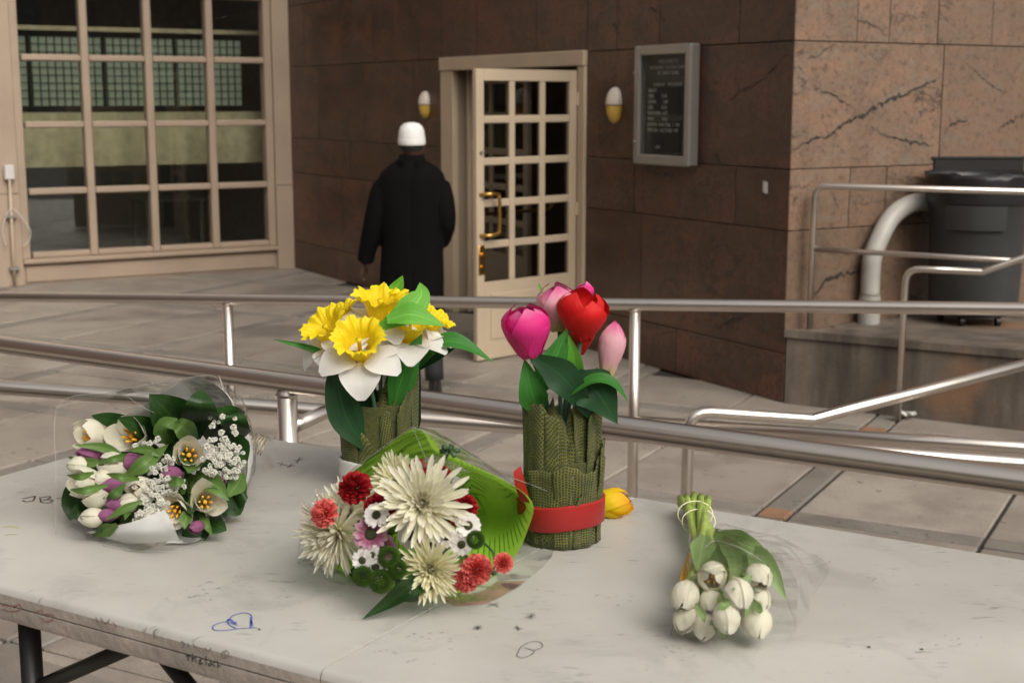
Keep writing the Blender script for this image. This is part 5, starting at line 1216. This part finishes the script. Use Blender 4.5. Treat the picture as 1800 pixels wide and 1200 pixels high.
for i, (ac, aw, y0, y1, lean) in enumerate(((-.45, .6, 840, 695, -.030), (.30, .5, 830, 712, -.035), (.8, .4, 830, 662, -.012), (-.05, .4, 850, 745, -.02))):
    flap(v2, vb, R2 - .008, ac, aw, zp(y0), zp(y1), 50 + i, lean, tilt=.8, peak=.06)
b = MB(); zr0, zr1 = zp(913), zp(870)
b.loft([[vb + V((rr_ * math.sin(a), -rr_ * math.cos(a), z + .0015 * math.sin(a * 3 + .5) + .003 * math.sin(a))) for a in [k * 2 * math.pi / 40 for k in range(40)]] for (rr_, z) in ((R2 + .006, zr0), (R2 + .0082, zr0 + .002), (R2 + .0090, zr1 - .002), (R2 + .006, zr1))], cap=False); b.build('ribbon', m_ribbon, v2, angle=50)
P2 = px_y(vb)
sheet([[P2(902, 828, -.052), P2(904, 850, -.055), P2(914, 880, -.058)], [P2(915, 818, -.050), P2(922, 845, -.058), P2(932, 885, -.0585)]], 4, 4, m_ribbon, 'ribbon_tail', v2, .001)
def cloth_tulip(root, P_, bx, by, dy, szpx, ax, open_, kind, mat, Rr=.46, wd=.50):
    p = P_(bx, by, dy); s = szpx * mpp(p); z = (UP + RIGHT * ax[0] - FW * ax[1]).normalized(); return tulip(root, p, z, s, open_, kind, mat, False, Rr=Rr, wd=wd, jitter=.08, name='cloth_tulip', curl=.04), p
flw = []
for (bx, by, dy, sz, ax, op, kind, mat, Rr, wd) in ((934, 626, -.035, 100, (-.20, .30), .26, 'ctm', m_tul_mag, .44, .50), (984, 580, .025, 84, (-.12, .2), .16, 'ctp', m_tul_pink, .44, .5), (1020, 596, -.005, 96, (.10, .3), .30, 'ctr', m_tul_red, .42, .48), (1014, 622, .035, 62, (.05, .1), .2, 'ctr', m_tul_red, .45, .5), (1066, 660, .005, 96, (.16, .1), .05, 'ctb', m_tul_pink, .25, .30), (1024, 536, .065, 40, (.15, .1), .0, 'ctm', m_tul_mag, .4, .4)):
    o, p = cloth_tulip(v2, P2, bx, by, dy, sz, ax, op, kind, mat, Rr, wd); flw.append(p)
rootp = [P2(975, 790, 0), P2(985, 800, .01), P2(978, 795, 0), P2(982, 800, .02), P2(990, 800, .01), P2(984, 800, .02)]; mids = [P2(955, 680, -.02), P2(985, 680, .015), P2(1008, 680, 0), P2(1000, 690, .02), P2(1035, 710, .005), P2(1000, 660, .03)]
for a, m_, r_ in zip(flw, mids, rootp):
    b = MB(); b.tube(spline([a, m_, r_], 6), .0032, 8); b.build('stem', m_stem_teal, v2, True)
def bl(root, P_, pts, wpx, mat, **k):
    P = [P_(*q) for q in pts]; return blade(root, P, wpx * mpp(P[1]), mat, **k)
bl(v2, P2, [(950, 730, -.02), (935, 690, -.04), (922, 630, -.035)], 54, m_leaf_fake, fold=.15)
bl(v2, P2, [(945, 690, -.03), (972, 640, -.03), (998, 576, -.02)], 54, m_leaf_fake, fold=.2)
bl(v2, P2, [(1004, 680, .0), (1010, 640, -.02), (1000, 588, -.03)], 34, m_leaf_lime, fold=.3)
bl(v2, P2, [(938, 628, -.045), (980, 655, -.055), (1012, 690, -.05), (1040, 740, -.035)], 62, m_leaf_fdark, fold=.15)
bl(v2, P2, [(1012, 660, -.03), (1050, 690, -.045), (1086, 746, -.05)], 84, m_leaf_fdark, fold=.1, tipk=1.2)
bl(v2, P2, [(1003, 692, -.05), (1040, 667, -.055), (1078, 672, -.055), (1106, 708, -.05)], 30, m_leaf_fake, fold=.25, nrm=V((0, -.5, .85)))
bl(v2, P2, [(985, 690, .0), (985, 650, .0), (990, 610, .01)], 26, m_leaf_fdark)
bl(v2, P2, [(1060, 700, .02), (1055, 670, .02), (1048, 645, .02)], 20, m_leaf_fdark)
bl(v2, P2, [(955, 520, .02), (949, 505, .02), (947, 496, .02)], 5, m_leaf_lime)

# fallen yellow tulip head behind the vase
fy = B(1058, 893, .014); fh = tulip(None, B(1052, 893, .021), V((.98, -.12, .02)), 62 * mpp(fy), .02, 'cty', m_tul_yel, False, name='yellow_tulip_head', Rr=.36, wd=.42) if False else None
yt = thing('yellow_tulip_head', B(1070, 900, 0), 'yellow cloth tulip head lying on the table beside the red ribbon', 'flower')
tulip(yt, B(1022, 884, .019), V((.99, -.12, .02)), 96 * mpp(fy), .22, 'cty', m_tul_yel, False, Rr=.26, wd=.30, name='cloth_tulip')

# ---- daffodil vase
db = B(668, 850, 0); kd = mpp(db); R1 = 65 * kd
v1 = thing('daffodil_vase', db, 'cloth daffodils in a burlap wrapped vase with a white sleeve', 'vase')
pot(v1, db, R1, 150 * kd, m_potdark)
zd = lambda y: (aty(668, y, db.y).z - ZT)
for i, (ac, aw, ytop, r_, lean, skew, til, pk) in enumerate(((-1.2, .7, 748, .0015, .004, .008, 0, .02), (-.45, .6, 742, .001, .0, -.01, .4, .05), (.1, .5, 778, .003, .006, .022, .7, .0), (.62, .5, 706, .0, -.004, .0, .2, .05), (1.05, .5, 668, .001, .004, .045, .6, .0), (1.6, .5, 650, .0, .0, .0, .3, .05), (2.3, .7, 700, 0, 0, 0, 0, 0), (3.0, .7, 700, 0, 0, 0, 0, 0), (-2.0, .7, 735, 0, 0, 0, 0, 0))):
    flap(v1, db, R1 + r_, ac, aw, .002, zd(ytop), i * 2.3 + 4, lean, 0, skew, tilt=til, peak=pk)
for i, (ac, aw, y0, y1, lean) in enumerate(((-.3, .5, 820, 700, -.03), (.25, .5, 820, 665, -.04), (.7, .4, 810, 690, -.012))):
    flap(v1, db, R1 - .008, ac, aw, zd(y0), zd(y1), 70 + i, lean, tilt=.8, peak=.06)
flap(v1, db, R1 + .006, 0, 3.14, .001, zd(802), 2, 0, 0, .0, 'white_sleeve', m_paper, .0006, chord=0)
PD = px_y(db)
sheet([[PD(600, 705, -.0), PD(596, 730, -.0), PD(599, 760, -.02)], [PD(612, 700, -.01), PD(612, 730, -.02), PD(608, 765, -.035)]], 4, 4, m_tissue, 'care_label', v1, .0015)
# daffodils
def daf_petal(seed):
    def fn(u, v):
        v2_ = (v - .5) * 2; w_ = .50 * math.sin(math.pi * (.10 + .86 * u ** .85)) ** .75
        x = .235 + u * .92; z = .10 * math.sin(u * 3.0) - .16 * u * u + .10 * v2_ * v2_ * math.sin(math.pi * u) + .05 * noise.noise(V((u * 3, v2_ * 2, seed)))
        return V((x, v2_ * w_, z))
    return with_mats(MB().grid(fn, 9, 6).mesh('petal', True), m_daf_white)
dpet = [daf_petal(k * 3.3) for k in range(4)]
def corona(seed):
    def fn(u, v):
        a = v * 2 * math.pi; r = .24 + .24 * u + .17 * sstep(.6, 1, u) ; fr_ = sstep(.45, 1, u)
        r += fr_ * (.035 * math.sin(9 * a + seed) + .035 * math.sin(23 * a + seed * 2 + 2 * math.sin(4 * a)) + .022 * math.sin(51 * a)); z = .74 * u - .04 * fr_ * math.sin(13 * a + seed + 1.2) - .10 * sstep(.8, 1, u) + .05 * fr_ * math.sin(5 * a + seed)
        return V((r * math.cos(a), r * math.sin(a), z))
    b = MB(); b.grid(fn, 10, 130); b.tube([V((0, 0, 0)), V((0, 0, .42)), V((0, 0, .5))], [.05, .05, .08], 8)
    b.tube([V((0, 0, -.35)), V((0, 0, -.05)), V((0, 0, .02))], [.07, .10, .15], 10); return with_mats(b.mesh('daffodil', True), m_daf_yel)
dcor = [corona(k * 1.9) for k in range(3)]
ends = []
for i, (x, y, dy, L, ax) in enumerate(((588, 596, -.015, 66, (-.50, .55, .75)), (634, 622, -.06, 74, (-.02, .72, .70)), (668, 562, .0, 74, (.05, .38, 1.0)), (718, 596, -.01, 68, (.15, .45, .85)), (606, 566, .04, 48, (-.3, .3, 1.0)), (754, 578, .03, 48, (.6, .3, .8)), (700, 548, .04, 50, (.3, .2, 1.0)))):
    p = PD(x, y, dy); z = (RIGHT * ax[0] - FW * ax[1] + UP * ax[2]).normalized(); s = L * mpp(p)
    fl = inst('daffodil', dcor[i % 3], v1, frame(p, z, UP) @ Matrix.Rotation((.5, math.pi, .3, .9, .2, .4, .1)[i], 4, 'Z') @ Matrix.Scale(s, 4)); ends.append(p - z * s * .3)
    for k in range(6):
        o = bpy.data.objects.new('petal', dpet[(k + i) % 4]); col.objects.link(o); o.parent = fl
        o.matrix_basis = Matrix.Translation((0, 0, .01 * (k % 2))) @ Matrix.Rotation(k * math.pi / 3 + rf.uniform(-.08, .08), 4, 'Z') @ Matrix.Rotation(rf.uniform(-.05, .30), 4, 'Y') @ Matrix.Scale(.93 if k % 2 else 1, 4)
for i, a in enumerate(ends):
    b = MB(); q = PD(650 + i * 9, 790, rf.uniform(-.02, .02)); b.tube(spline([a, lerp(a, q, .45) + V((rf.uniform(-.01, .01), 0, 0)), q], 6), .0032, 8); b.build('stem', m_stem_teal, v1, True)
for pts, wpx, mat, kw in (([(670, 575, -.07), (715, 548, -.075), (740, 520, -.06), (738, 496, -.045)], 50, m_leaf_lime, dict(fold=.15)), ([(680, 562, -.08), (725, 552, -.085), (782, 573, -.08)], 46, m_leaf_lime, dict(fold=.15, nrm=V((0, -.75, .6)))), ([(592, 634, -.02), (545, 612, -.03), (478, 596, -.03)], 13, m_leaf_fake, dict(fold=.4)),
        ([(738, 640, .0), (775, 602, -.01), (815, 604, -.015), (868, 637, -.015)], 40, m_leaf_fake, dict(fold=.25, nrm=V((0, -.6, .8)))), ([(650, 790, -.05), (612, 740, -.06), (594, 670, -.05), (606, 600, -.03)], 62, m_leaf_fdark, dict(fold=.1)), ([(690, 720, -.03), (712, 650, -.04), (742, 586, -.03)], 52, m_leaf_fake, dict(fold=.15)),
        ([(680, 530, .03), (698, 505, .03), (708, 484, .03)], 26, m_leaf_lime, {}), ([(660, 780, -.02), (690, 700, -.02), (690, 620, .0)], 46, m_leaf_fdark, {}), ([(640, 780, -.0), (640, 690, .0), (650, 620, .0)], 50, m_leaf_fdark, {}), ([(735, 650, .01), (775, 622, .0), (800, 612, .0)], 16, m_leaf_fdark, {}), ([(590, 640, 0), (580, 625, 0), (560, 608, 0)], 26, m_leaf_fdark, {}), ([(720, 790, .02), (722, 720, .02), (738, 640, .02)], 40, m_leaf_fdark, {})):
    bl(v1, PD, pts, wpx, mat, **kw)

# ================================================================== PERSON walking to the door
PB = V((-.655, 9.16, 0))
person = thing('person', PB, 'person in long black coat and white cap walking away towards the door', 'person')
def remeshed(mb, vox, name, mats, parent, it=2, disp=None):
    me = mb.mesh(name); o = bpy.data.objects.new('tmp', me); col.objects.link(o)
    r = o.modifiers.new('r', 'REMESH'); r.mode = 'VOXEL'; r.voxel_size = vox
    s = o.modifiers.new('s', 'SMOOTH'); s.iterations = it; s.factor = .5
    dg = bpy.context.evaluated_depsgraph_get(); me2 = bpy.data.meshes.new_from_object(o.evaluated_get(dg)); bpy.data.objects.remove(o)
    me2.name = name
    if disp:
        nn = [v.normal.copy() for v in me2.vertices]
        for v, n_ in zip(me2.vertices, nn): v.co += n_ * disp(v.co)
    for v in me2.vertices: pass
    me2.polygons.foreach_set('use_smooth', [True] * len(me2.polygons)); me2.materials.clear()
    for m in mats: me2.materials.append(m)
    o = bpy.data.objects.new(name, me2); col.objects.link(o); o.parent = parent; return o
def ell(c, hw, hd, n=24, pw=2.4):
    out = []
    for k in range(n):
        t = 2 * math.pi * k / n; cx, sy = math.cos(t), math.sin(t)
        out.append(V(c) + V((hw * math.copysign(abs(cx) ** (2 / pw), cx), hd * math.copysign(abs(sy) ** (2 / pw), sy), 0)))
    return out
m_skin = M('dark_skin', (.075, .036, .022), .5, var=.15, scale=40); m_coat = M('black_wool_coat', (.0028, .0027, .0028), .9, var=.3, scale=60, bmp=.15, bscale=300, spec=.12)
m_trouser = M('charcoal_trousers', (.013, .013, .015), .8, var=.2); m_shoe = M('black_leather', (.010, .009, .009), .35, var=.2); m_cap = M('white_knit_cap', (.74, .72, .71), .85, var=.06, scale=60, bmp=.5, bscale=260)
m_hair = M('short_black_hair', (.008, .007, .006), .8, bmp=.6, bscale=400)
# body: one continuous surface, face and hands included
b = MB()
b.loft([ell((0, .01, .84), .15, .10), ell((0, .0, .95), .165, .115), ell((0, .0, 1.08), .145, .10), ell((0, .005, 1.28), .175, .115), ell((0, .0, 1.42), .18, .10), ell((0, .01, 1.49), .10, .075)])
b.tube([V((0, .012, 1.44)), V((0, .02, 1.55)), V((0, .03, 1.60))], [.062, .056, .056], 16)
b.loft([ell((0, .045, 1.535), .035, .04, 20, 2), ell((0, .04, 1.56), .056, .07, 20, 2), ell((0, .035, 1.61), .068, .088, 20, 2), ell((0, .03, 1.67), .074, .096, 20, 2), ell((0, .028, 1.73), .070, .09, 20, 2), ell((0, .026, 1.77), .045, .06, 20, 2)])
b.tube([V((0, .11, 1.665)), V((0, .135, 1.63)), V((0, .118, 1.615))], [.010, .015, .012], 8)        # nose
b.tube([V((-.022, .112, 1.583)), V((.022, .112, 1.583))], .009, 8)                                    # mouth
for s in (-1, 1):
    b.tube([V((s * .072, .025, 1.625)), V((s * .080, .018, 1.65)), V((s * .077, .022, 1.678))], [.010, .014, .012], 8)   # ears
    b.tube([V((s * .033, .118, 1.668)), V((s * .033, .119, 1.668))], .012, 8)                          # eyes
sh, elb, wr = V((-.195, 0, 1.40)), V((-.258, -.02, 1.13)), V((-.325, .045, .875))
b.tube(spline([sh, elb, wr], 5), [.052, .05, .048, .046, .044, .042, .040, .038, .036, .033, .028], 12)
hd = (wr - elb).normalized(); pal = wr + hd * .085
b.loft([[wr + hd * t + V((math.cos(a) * wx * .45, math.sin(a) * wx, 0)) for a in [k * math.pi / 6 for k in range(12)]] for (t, wx) in ((-.01, .027), (.02, .034), (.06, .042), (.092, .040))])
for i, (off, L) in enumerate(((.030, .070), (.011, .080), (-.009, .075), (-.028, .058))):
    p0 = pal + V((0, off, 0)); b.tube(spline([p0, p0 + hd * L * .45 + V((.008, .004, 0)), p0 + hd * L * .75 + V((.024, .006, .004)), p0 + hd * L * .85 + V((.040, .004, .012))], 3), .0092, 8)
b.tube(spline([wr + hd * .02 + V((.005, .032, 0)), wr + hd * .05 + V((.018, .056, 0)), wr + hd * .085 + V((.028, .058, .0))], 3), .0100, 8)
shR, elR, wrR = V((.195, 0, 1.40)), V((.228, -.03, 1.12)), V((.17, .18, 1.00))
b.tube(spline([shR, elR, wrR], 5), [.052, .05, .048, .046, .044, .042, .040, .038, .036, .033, .028], 12)
hR = (wrR - elR).normalized(); b.loft([[wrR + hR * t + V((0, 0, 0)) + basis(hR)[0] * (math.cos(a) * wx * .5) + basis(hR)[1] * (math.sin(a) * wx) for a in [k * math.pi / 6 for k in range(12)]] for (t, wx) in ((-.01, .027), (.03, .036), (.09, .040))])
for off, L in ((.030, .06), (.011, .07), (-.009, .066), (-.028, .05)):
    p0 = wrR + hR * .085 + basis(hR)[1] * off; b.tube(spline([p0, p0 + hR * L * .5, p0 + hR * L * .7 + V((-.03, 0, 0))], 3), .0092, 8)
b.tube(spline([wrR + hR * .02 + Z3 * .03, wrR + hR * .05 + Z3 * .055, wrR + hR * .085 + Z3 * .06], 3), .0098, 8)
LR = [V((.085, 0, .90)), V((.115, .02, .50)), V((.137, -.02, .10))]; LL = [V((-.085, .02, .90)), V((-.075, .20, .52)), V((-.07, .26, .10))]
for P in (LR, LL): b.tube(spline(P, 5), [.085, .082, .078, .072, .064, .055, .055, .054, .050, .043, .038], 14)
for P in (LR, LL): q = P[-1]; b.tube([q + V((0, -.02, -.04)), q + V((0, .06, -.055)), q + V((.005, .16, -.07))], [.035, .036, .022], 10)
body = remeshed(b, .0085, 'body', [m_skin], person, 2)
# coat
c = MB()
c.loft([ell((-.015, .0, .56), .222, .165), ell((-.012, .0, .60), .222, .163), ell((-.008, 0, .80), .213, .152), ell((0, 0, 1.0), .205, .145), ell((0, 0, 1.15), .212, .142), ell((0, 0, 1.30), .225, .140), ell((0, 0, 1.42), .225, .128), ell((0, .0, 1.48), .205, .112), ell((0, .005, 1.525), .150, .098), ell((0, .01, 1.555), .100, .086), ell((0, .012, 1.570), .084, .082), ell((0, .015, 1.580), .080, .082)])
c.tube(spline([V((-.19, 0, 1.415)), elb + V((.012, 0, 0.04)), wr + V((.004, -.004, .012))], 5), [.058, .070, .075, .074, .071, .068, .066, .064, .062, .060, .058], 16)
c.tube(spline([V((.19, 0, 1.415)), elR + V((-.01, 0, .03)), wrR - hR * .02], 5), [.058, .070, .075, .074, .071, .068, .066, .064, .062, .060, .058], 16)
def folds(p):
    d = .006 * noise.noise(V((p.x * 9, p.y * 6, p.z * 2.2))) + .003 * noise.noise(V((p.x * 20, p.y * 14, p.z * 7 + 3)))
    if p.y < 0 and abs(p.x) < .006 and p.z < 1.5: d -= .004
    return d
coat = remeshed(c, .011, 'coat', [m_coat], person, 6, folds)
cl = MB(); cl.loft([ell((0, .014, 1.525), .100, .095, 28, 2.1), ell((0, .016, 1.575), .086, .086, 28, 2.1), ell((0, .018, 1.592), .080, .082, 28, 2.1), ell((0, .018, 1.585), .074, .076, 28, 2.1)], cap=False); o = cl.build('collar', m_coat, person, True, world=False)
# trousers, shoes, cap, hair
for P, q in ((LR, 1), (LL, 0)):
    t = MB(); t.tube(spline([P[0], P[1], P[2] + Z3 * .0], 6), [.098, .095, .092, .088, .084, .08, .076, .074, .071, .068, .066, .064, .063], 16); o = t.build('trouser_leg', m_trouser, person, True, world=False)
    a = P[2]; s = MB(); s.loft([[V((a.x, a.y, 0)) + V((w_ * math.cos(k * math.pi / 8), yy + dd * math.sin(k * math.pi / 8), z)) for k in range(16)] for (z, w_, dd, yy) in ((.0, .046, .13, .07), (.018, .048, .135, .07), (.02, .045, .13, .07), (.05, .044, .12, .06), (.085, .040, .075, .015), (.12, .040, .05, -.005))]); s.build('shoe', m_shoe, person, world=False, angle=40)
cp_ = MB(); cp_.loft([ell((0, .028, 1.652), .080, .100, 28, 2.1), ell((0, .028, 1.66), .086, .105, 28, 2.1), ell((0, .028, 1.70), .0885, .107, 28, 2.1), ell((0, .028, 1.745), .083, .10, 28, 2.1), ell((0, .028, 1.774), .071, .087, 28, 2.1), ell((0, .028, 1.792), .050, .062, 28, 2), ell((0, .028, 1.799), .022, .028, 28, 2)]); cap_o = cp_.build('cap', m_cap, person, True, world=False)
bd = MB(); bd.loft([ell((0, .028, 1.655), .0885, .1085, 28, 2.1), ell((0, .028, 1.662), .0900, .1100, 28, 2.1), ell((0, .028, 1.690), .0910, .1110, 28, 2.1), ell((0, .028, 1.695), .0890, .1085, 28, 2.1)], cap=False); bd.build('cap_band', m_cap, cap_o, True, world=False)
sm_ = MB(); sm_.tube([V((-.075 * 0 + .0, .028 - .108 * math.cos(a_), 1.695 + .104 * math.sin(a_))) for a_ in [k * math.pi / 24 for k in range(25)]], .0016, 5); sm_.build('cap_seam', m_cap, cap_o, True, world=False)
for s_x in (-1, 1):
    lp = MB(); lp.grid(lambda u, v, s_x=s_x: V((s_x * (.035 + .055 * u), -.105 - .008 * math.sin(math.pi * u) + .03 * u, 1.52 + .045 * (1 - v) - .012 * u)), 5, 3); lp.build('collar_fold', m_coat, person, True, world=False)
hr = MB(); hr.loft([ell((0, .020, 1.615), .066, .080, 24, 2), ell((0, .022, 1.64), .0765, .094, 24, 2), ell((0, .026, 1.68), .0785, .098, 24, 2)], cap=False); hr.f = [f for f in hr.f if sum(hr.v[i].y for i in f) / len(f) < .05]; hr.mi = hr.mi[:len(hr.f)]; hr.build('hair', m_hair, person, True, world=False)
